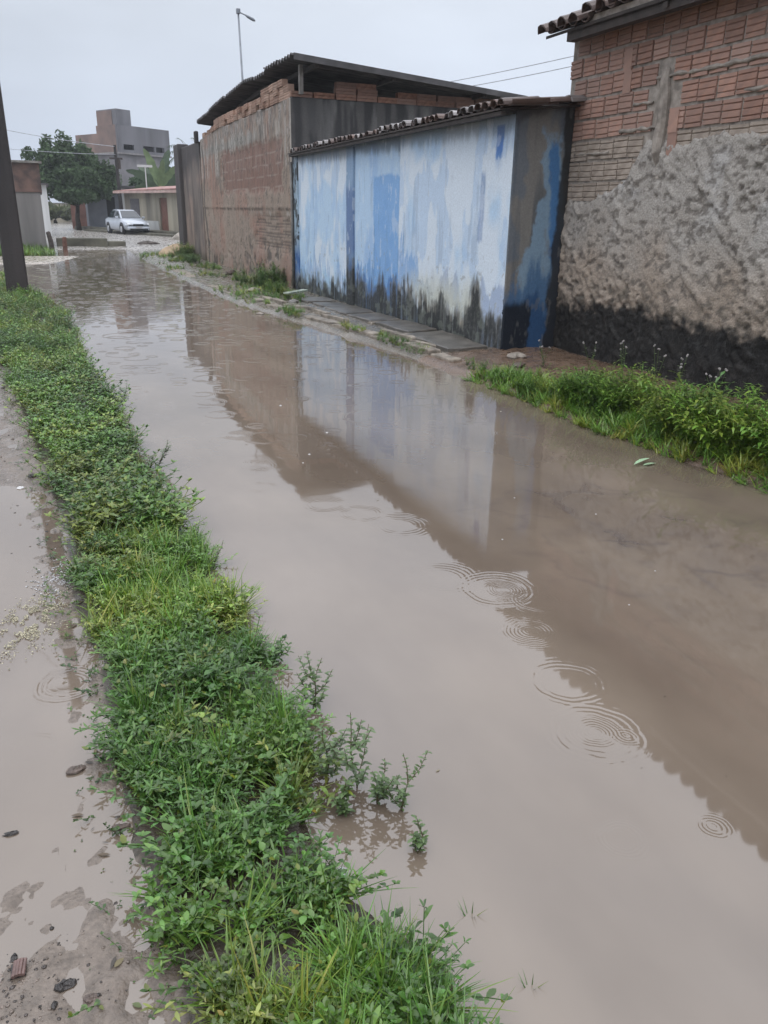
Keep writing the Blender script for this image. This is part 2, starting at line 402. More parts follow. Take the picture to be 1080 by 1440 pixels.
    # many small rings everywhere (rain), growing denser with the distance seen
    for sc_, seed, amp, keep in ((2.4, 0.0, .0006, .45), (3.7, 5.3, .0005, .5), (1.3, 9.1, .0004, .5)):
        mp = N.new('ShaderNodeMapping'); mp.inputs['Location'].default_value = (seed, seed * 1.7, 0); L.new(tc.outputs['Object'], mp.inputs[0])
        vo = N.new('ShaderNodeTexVoronoi'); vo.voronoi_dimensions = '2D'; vo.inputs['Scale'].default_value = sc_
        L.new(mp.outputs[0], vo.inputs['Vector'])
        cs = N.new('ShaderNodeSeparateColor'); L.new(vo.outputs['Color'], cs.inputs[0])
        d = M('DIVIDE', vo.outputs['Distance'], sc_)
        R = M('MULTIPLY', cs.outputs[0], .34 / sc_)
        q = M('DIVIDE', M('SUBTRACT', d, R), .02)
        env = M('EXPONENT', M('MULTIPLY', M('MULTIPLY', q, q), -1.0))
        on = M('GREATER_THAN', cs.outputs[1], keep)
        wv = M('SINE', M('MULTIPLY', d, 2 * pi / .02))
        far = N.new('ShaderNodeMapRange'); far.inputs['From Min'].default_value = 4.5; far.inputs['From Max'].default_value = 16
        far.inputs['To Min'].default_value = .0; far.inputs['To Max'].default_value = 1.0
        L.new(Y, far.inputs['Value'])
        terms.append(M('MULTIPLY', M('MULTIPLY', M('MULTIPLY', wv, env), M('MULTIPLY', on, far.outputs[0])), amp * 2.2))
    # long low swell and the trembling far surface
    for sc_, amp, y0, y1, lo in ((2.2, .0022, 2.0, 12, .35), (8.0, .0013, 5.0, 18, .06), (22.0, .0009, 12, 22, .0)):
        n2 = N.new('ShaderNodeTexNoise'); n2.inputs['Scale'].default_value = sc_; n2.inputs['Detail'].default_value = 2; L.new(tc.outputs['Object'], n2.inputs['Vector'])
        far = N.new('ShaderNodeMapRange'); far.inputs['From Min'].default_value = y0; far.inputs['From Max'].default_value = y1; far.inputs['To Min'].default_value = lo
        L.new(Y, far.inputs['Value'])
        terms.append(M('MULTIPLY', M('MULTIPLY', n2.outputs['Fac'], amp), far.outputs[0]))
    t = terms[0]
    for q in terms[1:]: t = M('ADD', t, q)
    bp = N.new('ShaderNodeBump'); bp.inputs['Strength'].default_value = 1.0; bp.inputs['Distance'].default_value = 1.0
    L.new(t, bp.inputs['Height']); L.new(bp.outputs[0], b.inputs['Normal'])
    return m
m_water = water_material()
me = mesh_np('flood_water', [(-12, -6, 0), (5.4, -6, 0), (5.4, 38.5, 0), (-12, 38.5, 0)], [(0, 1, 2, 3)])
tag(link('flood_water', me, m_water), kind='structure')

# ------------------------------------------------------------------ shared building materials
m_brick = mat('hollow_clay_brick', (.345, .205, .158), rough=.85, spec=.15, var=.3, scale=9, bump=.7, bscale=90, random_v=.17, random_c=(.36, .25, .21), col2=(.31, .20, .165))
m_brick_washed = mat('clay_brick_smeared_with_mortar', (.34, .29, .245), rough=.9, spec=.15, var=.3, scale=7, bump=1.0, bscale=50, col2=(.27, .225, .19), random_v=.08)
m_mortar = mat('mortar', (.33, .295, .26), rough=.9, spec=.15, var=.35, scale=12, bump=.8, bscale=60)
m_tile = mat('weathered_roof_tile', (.085, .062, .056), rough=.42, spec=.5, var=.5, scale=9, bump=.5, bscale=70, random_v=.4, random_c=(.12, .075, .06))
m_tile_pale = mat('painted_sky_sheen_roof_tile', (.14, .125, .12), rough=.3, spec=.6, var=.4, scale=9, bump=.5, bscale=70, random_v=.4, random_c=(.36, .34, .34))  # pale base colour stands in for sky highlights on wet coping tiles
m_wood = mat('dark_wet_timber', (.045, .035, .03), rough=.6, spec=.3, var=.4, scale=8, bump=.5, bscale=50)
m_sheet = mat('weathered_fibre_cement', (.085, .082, .085), rough=.6, spec=.35, var=.4, scale=3, bump=.3, bscale=30, random_v=.2)
m_conc = mat('wet_concrete', (.20, .19, .175), rough=.5, spec=.4, var=.4, scale=7, bump=.7, bscale=60, random_v=.15)
m_void = mat('dark_interior', (.02, .02, .022), rough=.9, spec=.1)
m_wall = vmat('stained_plaster', rough=.72, spec=.3, var=.13, scale=45, bump=.6, bscale=90, dist=.006)
m_render = vmat('rough_cast_render', rough=.8, spec=.25, var=.2, scale=60, bump=.9, bscale=55, dist=.012)
m_paint = vmat('peeling_limewash', rough=.55, spec=.3, var=.10, scale=55, bump=.6, bscale=60, dist=.006)

def brick_mesh(name, w=.215, h=.185, d=.09, grooves=3, seed=0):
    """hollow block with horizontal grooves in its face; face towards -X, length along Y"""
    r = random.Random(seed)
    pr = [(0, -h / 2)]
    for g in range(grooves):
        z = -h / 2 + h * (g + .62 + r.uniform(-.06, .06)) / (grooves + .25); gw = .0085
        pr += [(0, z - gw), (.012, z), (0, z + gw)]
    pr += [(0, h / 2)]
    m = MB(); n = len(pr)
    A = [(x + r.uniform(0, .003), -w / 2 + r.uniform(0, .004), z) for x, z in pr] + [(d, -w / 2, h / 2), (d, -w / 2, -h / 2)]
    B = [(x + r.uniform(0, .003), w / 2 - r.uniform(0, .004), z) for x, z in pr] + [(d, w / 2, h / 2), (d, w / 2, -h / 2)]
    k = n + 2
    m.add(A + B, [(i, i + k, (i + 1) % k + k, (i + 1) % k) for i in range(k)] + [tuple(range(k)), tuple(range(k, 2 * k))[::-1]])
    return m.mesh(name)
def tile_mesh(name, ln=.45, r0=.095, r1=.075, th=.014, seg=6, seed=0, up=1):
    """half-round clay tile, axis along +X (eave at x=0), up=-1: channel tile"""
    r = random.Random(seed); m = MB(); P = []
    for x, R in ((0, r0), (ln, r1)):
        for rr in (R, R - th):
            for j in range(seg + 1):
                a = pi * j / seg
                P.append((x + r.uniform(-.006, .006), rr * cos(a), up * rr * sin(a) * .9))
    n = seg + 1; F = []
    for j in range(seg):
        F += [(j, j + 1, 2 * n + j + 1, 2 * n + j), (n + j + 1, n + j, 3 * n + j, 3 * n + j + 1), (j + 1, j, n + j, n + j + 1), (2 * n + j, 2 * n + j + 1, 3 * n + j + 1, 3 * n + j)]
    F += [(0, 2 * n, 3 * n, n), (seg, n + seg, 3 * n + seg, 2 * n + seg)]
    m.add(P, F); me = m.mesh(name)
    return me
def place(name, me, m, parent, loc, rot=(0, 0, 0), sc=None):
    o = link(name, me, m, parent, loc=loc, world=False); o.rotation_euler = rot
    if sc: o.scale = sc
    return o

# ------------------------------------------------------------------ brick house on the right
HX = 5.6
HY0, HY1 = -1.5, 8.45
house = thing('brick_house', 'unfinished house of bare red brick over rough grey render, nearest on the right', 'house', (HX, 3.5, 0))
H_TOP = 3.36
link('core_wall', MB().box(HX + .014, HX + .2, HY0, HY1 - .01, -.1, H_TOP + .14).box(HX + .2, HX + 6, HY1 - .19, HY1 - .03, -.1, H_TOP).mesh('core_wall'), m_mortar, house)
def rend_edge(y):   # height of the ragged top of the render
    e_ = 2.33 + .10 * (fbm(y * 1.5, 0 * y, 71, 3) - .5) * 2 + .05 * (fbm(y * 9, 0 * y, 72, 3) - .5) * 2
    e_ = e_ - .42 * ss(7.0, 7.35, y) - .12 * ss(7.6, 8.4, y)
    return e_
def rend_disp(S, Z):
    y = S + HY0
    ed = rend_edge(y)
    a = (y * .75 + Z * .65) ; b_ = (y * -.65 + Z * .75)      # trowel throws run diagonally
    f = fbm(a * 9, b_ * 20, 73, 4); g_ = fbm(y * 34, Z * 34, 74, 3); r = 1 - np.abs(2 * fbm(a * 13, b_ * 22, 75, 3) - 1)
    big_ = fbm(y * 1.1 + 4, Z * 1.4, 77, 3); rough_ = .18 + 1.35 * ss(.36, .64, big_)
    p1 = fbm(y * 13, Z * 20, 78, 3); p2 = fbm(y * 22, Z * 30, 79, 3)
    d = .010 + rough_ * (.022 * (f - .45) + .012 * (g_ - .5) + .012 * (r - .75)) - .016 * ss(.60, .70, p1) * rough_ - .008 * ss(.60, .72, p2) + .018 * ss(.55, .75, fbm(a * 3, b_ * 9, 70, 3)) + .02 * (big_ - .5)
    m_ = ss(.0, .10, ed - Z + .05 * (g_ - .5))
    low = ss(.75, .45, Z)
    d = d - .012 * low
    return -.035 + (.035 + np.maximum(d, -.008) + .008) * m_
def rend_col(S, Z):
    y = S + HY0
    n = fbm(y * 3, Z * 3, 81, 4); n2 = fbm(y * 22, Z * 22, 82, 3); n4 = fbm(y * 9 + Z * 4, Z * 12 - y * 4, 84, 3)
    grey = np.array((.36, .335, .305)); tan = np.array((.32, .265, .215)); white = np.array((.45, .44, .43))
    c = mixc(grey, tan, np.clip(ss(1.7, .75, Z + .8 * (n - .5)) + .25 * ss(8.1, 8.4, y), 0, 1))
    c = mixc(c, white, .55 * ss(.5, .68, n) * ss(1.2, 1.8, Z))
    c = mixc(c, np.array((.13, .115, .10)), .6 * ss(.56, .70, n2) * ss(.4, .6, n4)); c = mixc(c, np.array((.12, .105, .09)), .7 * ss(.60, .68, fbm(y * 13, Z * 20, 78, 3)))
    # wet black mould band with a creeping edge
    ed = .66 + .08 * (fbm(y * 2.2, 0 * y, 85, 3) - .5) * 2 + .16 * (n2 - .5) + .14 * (n4 - .5)
    k = ss(.07, -.06, Z - ed)
    c = mixc(c, np.array((.085, .075, .06)), .6 * ss(.34, 0, Z - ed) * ss(.36, .6, n4))
    c = mixc(c, np.array((.013, .013, .013)) , k * .97)
    c = c * (1 + (1.2 * k * ss(.55, .75, n2))[..., None])
    c = mixc(c, np.array((.06, .052, .045)), .75 * ss(8.30, 8.42, y + .06 * (n - .5)) * ss(2.1, 1.7, Z))
    return c
wall_sheet('render_coat', (HX, HY0), (HX, HY1), -.12, 2.62, .0165, rend_disp, rend_col, m_render, house, back=.06)
bms = [brick_mesh('brick', seed=k) for k in range(4)]
bmw = [brick_mesh('brick', seed=10 + k, h=.18) for k in range(3)]
for me_ in bms: me_.materials.append(m_brick)
for me_ in bmw: me_.materials.append(m_brick_washed)
PB, PH = .228, .207
rows = [1.85 + PH * k for k in range(8)]
for k, zc in enumerate(rows):
    off = (k % 2) * PB / 2
    y = HY1 - PB / 2 - off * .9
    while y > 3.3:
        if not (6.72 < y < 6.98 and zc < 2.9) and zc < 3.5 and (zc > 2.1 or y > 6.7):
            washed = zc < 2.30
            me_ = random.choice(bmw if washed else bms)
            o = place('brick', me_, None, house, (HX - .004 + random.uniform(-.006, .006), y, zc + random.uniform(-.004, .004)),
                      (random.uniform(-.02, .02), 0, random.uniform(-.015, .015)))
            o.scale = (1, random.uniform(.955, .99), random.uniform(.93, .99)) if not washed else (1, random.uniform(.98, 1.03), random.uniform(.99, 1.04))
        y -= PB
# upright bricks where a course was closed, and a mortar-filled joint post
vb = MB().box(0, .09, -.06, .06, -.1, .1).mesh('brick'); vb.materials.append(m_brick)
for (y, z) in ((6.66, 2.44), (6.65, 2.25), (7.42, 2.86), (7.44, 3.06)):
    place('brick', vb, None, house, (HX - .012, y, z), (0, 0, 0))
mm = MB()
rr = random.Random(4)
pts = [(HX + (.06 if i < 2 else .0) + rr.uniform(-.01, .01), 6.83 + rr.uniform(-.02, .02), 1.95 + .12 * i) for i in range(9)]
mm.tube(pts, [.075, .07, .06, .07, .065, .06, .05, .055, .03], n=9)
link('mortar_post', mm.mesh('mortar_post'), m_mortar, house)
# squeezed mortar beads between some courses
mm = MB()
for (z, ya, yb) in ((2.83 + .02, 3.4, 7.0), (2.62, 5.0, 5.9), (3.06, 3.4, 5.6), (2.65, 7.0, 7.35), (2.42, 6.9, 7.5), (2.24, 7.6, 8.3)):
    y = ya; P = []
    while y < yb: P.append((HX - .0 + rr.uniform(-.005, .007), y, z - .008 + rr.uniform(-.008, .008))); y += .07
    mm.tube(P, [rr.uniform(.01, .026) for _ in P], n=6)
link('mortar_bead', mm.mesh('mortar_bead', True), m_mortar, house)
# roof: beam, deck, half-round tiles
link('eave_beam', MB().box(HX - .27, HX - .17, HY0, HY1 - .28, 3.31, 3.40).mesh('eave_beam'), m_wood, house)
sl = radians(19)
dk = MB(); x0 = HX - .30; z0 = 3.385
dk.prism([(x0, HY0, z0), (x0 + 4.2, HY0, z0 + 4.2 * math.tan(sl)), (x0 + 4.2, HY0, z0 + .03 + 4.2 * math.tan(sl)), (x0, HY0, z0 + .03)], (0, HY1 + .08 - HY0, 0))
link('roof_deck', dk.mesh('roof_deck'), m_wood, house)
for k in range(7):
    link('rafter', MB().prism([(x0 + .01, HY0 + 1.35 * k, 3.33), (x0 + 2.6, HY0 + 1.35 * k, 3.33 + 2.6 * math.tan(sl)), (x0 + 2.6, HY0 + 1.35 * k, 3.38 + 2.6 * math.tan(sl)), (x0 + .01, HY0 + 1.35 * k, 3.38)], (0, .06, 0)).mesh('rafter'), m_wood, house)
tus = [tile_mesh('roof_tile', seed=k) for k in range(3)]; tds = [tile_mesh('roof_tile', r0=.085, r1=.095, seed=5 + k, up=-1) for k in range(2)]
for t_ in tus + tds: t_.materials.append(m_tile)
tpal = [tile_mesh('roof_tile', seed=20 + k, r0=.1) for k in range(2)]
for t_ in tpal: t_.materials.append(m_tile_pale)
y = HY1 + .04; i = 0
while y > 2.2:
    lift = .05 if y < 7.85 else 0
    lift += .06 if y < 7.1 else 0
    for c_ in range(3):
        zz = z0 + .045 + lift + c_ * .38 * math.tan(sl)
        o = place('roof_tile', random.choice(tus), None, house, (x0 - .09 + c_ * .38 + random.uniform(-.02, .02), y + random.uniform(-.01, .01), zz + c_ * .004),
                  (random.uniform(-.08, .08), -sl + random.uniform(-.03, .03), random.uniform(-.05, .05)))
        if c_ < 2:
            place('roof_tile', random.choice(tds), None, house, (x0 - .05 + c_ * .38, y - .1, zz + .055),
                  (0, -sl, random.uniform(-.03, .03)))
    y -= .205; i += 1
link('tile_bedding', MB().prism([(x0 + .02, 2.2, z0 + .032), (x0 + 1.2, 2.2, z0 + .032 + 1.18 * math.tan(sl)), (x0 + 1.2, 2.2, z0 + .09 + 1.18 * math.tan(sl)), (x0 + .02, 2.2, z0 + .09)], (0, 5.6, 0)).mesh('tile_bedding'), m_mortar, house)

# ------------------------------------------------------------------ blue wall with tiled coping
BP0, BP1 = (4.90, 8.32), (4.72, 16.55)
bx = lambda y: BP0[0] + (y - BP0[1]) / (BP1[1] - BP0[1]) * (BP1[0] - BP0[0])
bwall = thing('blue_wall', 'faded pale blue painted wall streaked with mould, under a row of old half-round tiles', 'wall', (4.9, 12.4, 0))
def jag(y, s, f=7.0):
    return .55 * fbm(y * f, 0 * y, s, 2) + .45 * np.abs(2 * vn(y * f * 2.3, 0 * y + 3, s + 7) - 1)
def blue_col(seed, kind):
    def f(S, Z, y0=0):
        y = S + f.y0
        n = fbm(y * 2, Z * 1.2, seed, 4); st = fbm(y * 26, Z * 1.6, seed + 3, 4); st2 = fbm(y * 9, Z * .9, seed + 4, 3); fn = fbm(y * 40, Z * 40, seed + 5, 3)
        q = .20 * (fbm(y * 11, Z * 3.5, seed + 6, 4) - .5) + .10 * (fbm(y * 45, Z * 14, seed + 7, 3) - .5); bl = fbm(y * 4.2, Z * 1.6, seed + 8, 4)
        E_ = lambda d: ss(.035, -.035, d + q)            # crisp, ragged edge
        pale = np.array((.47, .63, .80)); white = np.array((.64, .725, .81)); lav = np.array((.35, .52, .75)); mid = np.array((.13, .30, .58)); deep = np.array((.05, .14, .36)); cream = np.array((.56, .57, .47)); mould = np.array((.030, .033, .033)); slate = np.array((.22, .31, .50))
        if kind == 'A':
            c = mixc(pale, white, ss(.42, .58, n)); c = mixc(c, lav, .5 * ss(.50, .56, bl))
            c = mixc(c, mid, .55 * E_(Z - .25 - .85 * jag(y, seed + 9)) * ss(.35, .55, st + .1))
            c = mixc(c, white * np.array((.75, .95, 1)), .45 * ss(.75, .45, Z) * ss(.47, .55, bl))
            mh = .22 + .30 * jag(y, seed + 12, 4)
        elif kind == 'B':
            c = mixc(lav, pale, ss(.42, .58, n) * .8)
            g_ = ss(.03, -.02, np.abs(y - 11.85) - .52 + .6 * q) * ss(.03, -.03, Z - 2.13 + .3 * q + .05 * np.abs(y - 11.9))
            c = mixc(c, mid * 1.15, .72 * g_)
            c = mixc(c, mid, .7 * E_(Z - .35 - .95 * jag(y, seed + 9, 5)) * (1 - g_ * .5))
            c = mixc(c, deep, .72 * E_(Z - .32 - .62 * jag(y, seed + 10, 8)) * ss(.3, .5, st + .15))
            mh = .30 + .42 * jag(y, seed + 12, 5)
        elif kind == 'C':
            c = mixc(pale, white, ss(.36, .54, n + .1)); c = mixc(c, lav, .45 * ss(.52, .57, bl) + .15 * ss(2.1, 2.5, Z))
            h = .50 + 1.15 * jag(y, seed + 9, 6) * ss(9.9, 11.3, y + .4 * (st2 - .5)) + .25 * ss(9.9, 11.3, y)
            c = mixc(c, mid * 1.1, .66 * E_(Z - h) * ss(.28, .46, st + .12) * ss(9.9, 10.3, y))
            c = mixc(c, slate, .60 * E_(Z - .42 - .8 * jag(y, seed + 14, 3.2)) * ss(10.4, 9.8, y))
            c = mixc(c, slate, .65 * ss(.03, -.01, np.abs(y - 8.98 + .02 * Z) - .05 + .25 * q) * ss(1.25, 1.33, Z + .3 * q) * ss(2.1, 2.0, Z))
            ck = ss(.95, .55, Z + q) * ss(.25, .5, y - 8.5) * ss(11.2, 10.6, y)
            c = mixc(c, cream, .8 * ck * ss(.34, .5, n + .1))
            c = mixc(c, np.array((.05, .17, .50)), .9 * ss(.012, -.012, np.abs(y - 8.60) - .075 + .3 * q) * ss(2.18, 2.21, Z + .12 * (st - .5)) * ss(2.54, 2.52, Z))
            c = mixc(c, mid, .5 * ss(.02, -.02, np.abs(y - 8.62) - .08 + .3 * q) * ss(1.9, 2.2, Z - .2 * st) * ss(2.3, 2.2, Z))
            pk = .42 * np.exp(-((y - 8.98) / .15) ** 2) + .22 * np.exp(-((y - 9.9) / .18) ** 2) + .12 * np.exp(-((y - 9.45) / .1) ** 2)
            mh = .24 + .24 * jag(y, seed + 12, 5) + .22 * (fbm(y * 1.9, 0 * y, seed + 15, 3) - .4) + pk + .18 * ss(9.6, 11, y)
            c = mixc(c, np.array((.26, .21, .14)), .75 * ss(.10, -.02, Z - mh + q) * ss(.3, .55, st))
        elif kind == 'P':
            c = mixc(np.array((.13, .21, .38)), lav * .7, ss(.4, .6, n)); c = mixc(c, deep * .6, .85 * ss(1.25, .8, Z + .3 * st))
            mh = .45 + .4 * jag(y, seed + 12, 12)
        elif kind == 'E':   # narrow strip at the brown corner, dark spots of fallen paint
            c = mixc(np.array((.36, .48, .58)), np.array((.29, .39, .48)), ss(.4, .6, n)); c = mixc(c, mould, ss(.52, .56, fbm(y * 16, Z * 9, seed + 20, 3)) * .9)
            c = mixc(c, deep, .8 * ss(1.1, .7, Z)); mh = .2 + .3 * jag(y, seed + 12, 9)
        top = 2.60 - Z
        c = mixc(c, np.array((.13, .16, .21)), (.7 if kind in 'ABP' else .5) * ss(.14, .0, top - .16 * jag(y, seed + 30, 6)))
        # flakes, scuffs, runs
        c = mixc(c, c * .85, ss(.58, .66, fbm(y * 18, Z * 1.6, seed + 60, 4)) * ss(.45, .6, bl))
        c = mixc(c, np.array((.30, .31, .30)), .6 * ss(.735, .75, fbm(y * 16, Z * 14, seed + 61, 4)) * ss(1.5, .7, Z))
        c = mixc(c, white, .35 * ss(.66, .70, fbm(y * 11, Z * 5, seed + 62, 4)))
        q2 = .26 * (fbm(y * 7, Z * 7, seed + 71, 4) - .5) + .6 * q; k1 = ss(.14, -.02, Z - mh + 1.5 * q2); c = mixc(c, np.array((.11, .115, .11)), .70 * k1 * ss(.35, .5, st + .08))
        k = ss(.05, -.05, Z - mh + .06 + 1.4 * q2) * (.80 + .20 * ss(.3, .6, st))
        c = mixc(c, mould + (.045 * ss(.5, .75, fn) * ss(.4, .6, n))[..., None], k)
        c = mixc(c, np.array((.18, .20, .17)), .45 * ss(.58, .64, fbm(y * 8, Z * 10, seed + 50, 3)) * ss(.6, .3, Z))
        return c
    f.y0 = 0
    return f
def panel(name, ya, yb, out, kind, seed, ztop=2.62):
    P0 = (bx(ya) - out, ya); P1 = (bx(yb) - out, yb)
    f = blue_col(seed, kind); f.y0 = ya
    dsp = lambda S, Z: .012 * (fbm((S + ya) * 1.5, Z * 1.5, seed + 70, 3) - .5) + .004 * (fbm((S + ya) * 12, Z * 12, seed + 71, 3) - .5)
    return wall_sheet(name, P0, P1, -.1, ztop, .0155, dsp, f, m_paint, bwall, back=.16 + out)
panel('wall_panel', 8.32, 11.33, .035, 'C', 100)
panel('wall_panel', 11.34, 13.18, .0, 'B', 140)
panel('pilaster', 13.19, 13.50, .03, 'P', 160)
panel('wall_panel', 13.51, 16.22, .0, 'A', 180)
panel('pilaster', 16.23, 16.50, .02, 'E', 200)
# end face turned to the viewer, leaning a little
def end_col(S, Z):
    u = S / .72                                # 0 at the house, 1 at the street
    n = fbm(u * 2, Z * 1.5, 301, 4); st = fbm(u * 9, Z * .8, 302, 4); q = .25 * (fbm(u * 6, Z * 6, 305, 4) - .5) + .1 * (fbm(u * 24, Z * 20, 306, 3) - .5)
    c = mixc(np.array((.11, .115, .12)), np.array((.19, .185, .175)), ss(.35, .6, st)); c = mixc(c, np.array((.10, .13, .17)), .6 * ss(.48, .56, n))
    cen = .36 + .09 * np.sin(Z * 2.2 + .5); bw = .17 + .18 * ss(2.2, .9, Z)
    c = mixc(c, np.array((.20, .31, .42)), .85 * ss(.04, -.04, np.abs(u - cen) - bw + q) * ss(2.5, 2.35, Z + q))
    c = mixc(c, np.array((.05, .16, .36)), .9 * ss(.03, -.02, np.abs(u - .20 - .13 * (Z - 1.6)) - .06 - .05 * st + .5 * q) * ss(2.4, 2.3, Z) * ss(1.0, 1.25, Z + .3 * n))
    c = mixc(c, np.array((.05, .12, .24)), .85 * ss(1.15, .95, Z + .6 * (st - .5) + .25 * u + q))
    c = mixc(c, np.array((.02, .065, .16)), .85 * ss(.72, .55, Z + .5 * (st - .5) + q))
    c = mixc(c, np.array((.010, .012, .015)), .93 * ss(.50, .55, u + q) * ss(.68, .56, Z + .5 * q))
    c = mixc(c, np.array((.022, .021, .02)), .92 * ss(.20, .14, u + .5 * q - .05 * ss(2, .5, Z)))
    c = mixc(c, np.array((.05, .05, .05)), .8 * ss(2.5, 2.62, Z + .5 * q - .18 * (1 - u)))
    c = mixc(c, np.array((.16, .16, .155)), .4 * ss(.66, .72, fbm(u * 12, Z * 5, 307, 4)))
    return c
wall_sheet('end_face', (5.60, 8.30), (4.868, 8.30), -.1, lambda s: 2.66 + (1.0 - s) * math.tan(radians(5)), .012,
           lambda S, Z: .010 * (fbm(S * 3, Z * 2, 303, 3) - .5) + .004 * (fbm(S * 20, Z * 20, 304, 3) - .5), end_col, m_paint, bwall, back=.10)
# dark rendered upstand behind the tiles, so that nothing shows through
link('wall_core', MB().box(4.93, 5.05, 8.42, 16.5, -.1, 2.6).mesh('wall_core'), m_mortar, bwall)
sl2 = radians(5)
link('batten', MB().box(4.62, 4.68, 8.2, 16.5, 2.585, 2.625).mesh('batten'), m_wood, bwall)
dk = MB().prism([(4.60, 8.2, 2.63), (5.95, 8.2, 2.63 + 1.35 * math.tan(sl2)), (5.95, 8.2, 2.65 + 1.35 * math.tan(sl2)), (4.60, 8.2, 2.65)], (0, 8.3, 0))
link('roof_deck', dk.mesh('roof_deck'), m_wood, bwall)
y = 16.42; i = 0
while y > 8.15:
    for c_ in range(3):
        zz = 2.672 + c_ * .40 * math.tan(sl2) + c_ * .004 + .025 * (vn(y * .8, 0, 5) - .5)
        pale_ = random.random() < .4
        place('roof_tile', random.choice(tpal if pale_ else tus), None, bwall, (4.62 + c_ * .40 + random.uniform(-.04, .03), y + random.uniform(-.012, .012), zz + random.uniform(-.008, .012)),
              (random.uniform(-.12, .12), -sl2 + random.uniform(-.05, .05), random.uniform(-.10, .10)), (1, .82, .72))
    place('roof_tile', random.choice(tds), None, bwall, (4.64 + random.uniform(-.02, .02), y - .085, 2.715), (0, -sl2, random.uniform(-.04, .04)), (1, .8, .7))
    y -= .172; i += 1

# ------------------------------------------------------------------ brown house
NX, NY0, NY1 = 4.70, 16.6, 26.3
bh = thing('brown_house', 'tall bare brown plastered house with grey corrugated roof, behind the blue wall', 'house', (4.7, 21, 0))
def br_col(S, Z):
    y = S + NY0
    n = fbm(y * 1.1, Z * 1.1, 401, 4); st = fbm(y * 12, Z * .8, 402, 4); st2 = fbm(y * 5, Z * 4, 403, 4); fn = fbm(y * 30, Z * 30, 404, 3); b2 = fbm(y * 18, Z * 7, 405, 3)
    base = np.array((.25, .195, .15)); pink = np.array((.27, .155, .11)); grey = np.array((.27, .255, .235)); dk = np.array((.085, .075, .065)); pale = np.array((.34, .315, .28))
    c = mixc(base, pink, ss(.4, .65, n) * .8)
    c = mixc(c, base * 1.2, .5 * ss(.45, .7, st))
    # grey lintel band under the bricks
    k = ss(2.85, 3.25, Z + .5 * (n - .5)) ; c = mixc(c, grey * .85, .5 * k * ss(.35, .55, st2)); c = mixc(c, pale, .4 * k * ss(.52, .65, st2)); c = mixc(c, dk, .45 * k * ss(.5, .65, b2))
    c = mixc(c, np.array((.20, .215, .195)), .5 * ss(3.02, 3.1, Z) * ss(3.30, 3.2, Z) * ss(18.5, 20, y))
    # dark run-off streaks
    h = 1.9 + 1.3 * jag(y, 410, 3)
    c = mixc(c, dk, .55 * ss(.52, .7, st) * ss(0, .2, Z - h * .8) * ss(3.5, 3.2, Z))
    c = mixc(c, pale, .55 * ss(.50, .62, fbm(y * 9, Z * .7, 415, 3)) * ss(.5, .4, np.abs(Z - 2.9)))
    # window of bare brick: coursed reddish blocks with mortar lines
    w = ss(.10, -.10, np.abs(y - 20.3) - 3.0 + .9 * (st2 - .5)) * ss(.08, -.08, np.abs(Z - 2.5) - .50 + .25 * (st2 - .5))
    c = mixc(c, np.array((.20, .105, .075)), .70 * w)
    q = ((Z - 2.30) / .225) % 1.0; qq = ((y + .2 * np.floor((Z - 2.30) / .225)) / .42) % 1.0
    c = mixc(c, np.array((.30, .26, .22)), .55 * w * np.maximum(ss(.13, .05, q), ss(.07, .02, qq)) * ss(.3, .5, b2 + .15))
    # lower window of thin grooves
    w2 = ss(.12, -.12, np.abs(y - 18.3) - 1.5 + .5 * (st2 - .5)) * ss(.08, -.08, np.abs(Z - 1.13) - .36 + .2 * (st2 - .5))
    q = ((Z) / .07) % 1.0
    c = mixc(c, np.array((.11, .085, .07)), .7 * w2 * ss(.42, .2, q))
    # horizontal ledge of old shuttering
    lz = 1.68 + .02 * (n - .5)
    lz = lz + .03 * (fbm(y * 2, 0 * y, 433, 3) - .5)
    c = mixc(c, dk, .5 * ss(.035, .01, np.abs(Z - lz + .05)) * ss(.42, .6, st2 + .05))
    c = mixc(c, pale, .5 * ss(.07, .03, np.abs(Z - lz + .13)) * ss(.45, .6, st2) * ss(21, 18, y))
    # peeled lower part
    f = fbm(y * 6, Z * 6, 420, 4)
    c = mixc(c, dk * 1.2, .7 * ss(.56, .63, f) * ss(1.15, .7, Z) * ss(22, 20, y))
    c = mixc(c, np.array((.27, .19, .15)), .6 * ss(.42, .36, f) * ss(1.0, .6, Z))
    c = mixc(c, np.array((.13, .135, .09)), .6 * ss(.5, .15, Z) * ss(.4, .6, st2))
    c = mixc(c, dk, .6 * ss(.55, .7, fn) * ss(.4, .6, st2))
    c = mixc(c, dk, .85 * ss(.10, .03, np.abs(y - 26.0 + .12 * np.sin(Z * 3)) - .02) * ss(3.5, 3.1, Z))
    c = mixc(c, pale, .6 * ss(.10, .02, y - NY0))
    mu = np.array((.185, .165, .145)); c = mu * (c / mu) ** 1.3 * 1.08; lm = c.mean(-1, keepdims=True); c = lm + (c - lm) * .72
    c = mixc(c, dk * .7, .8 * ss(.30, .1, np.abs(y - 24.9) - .1) * ss(.55, .2, Z + .3 * (st - .5)))
    return c
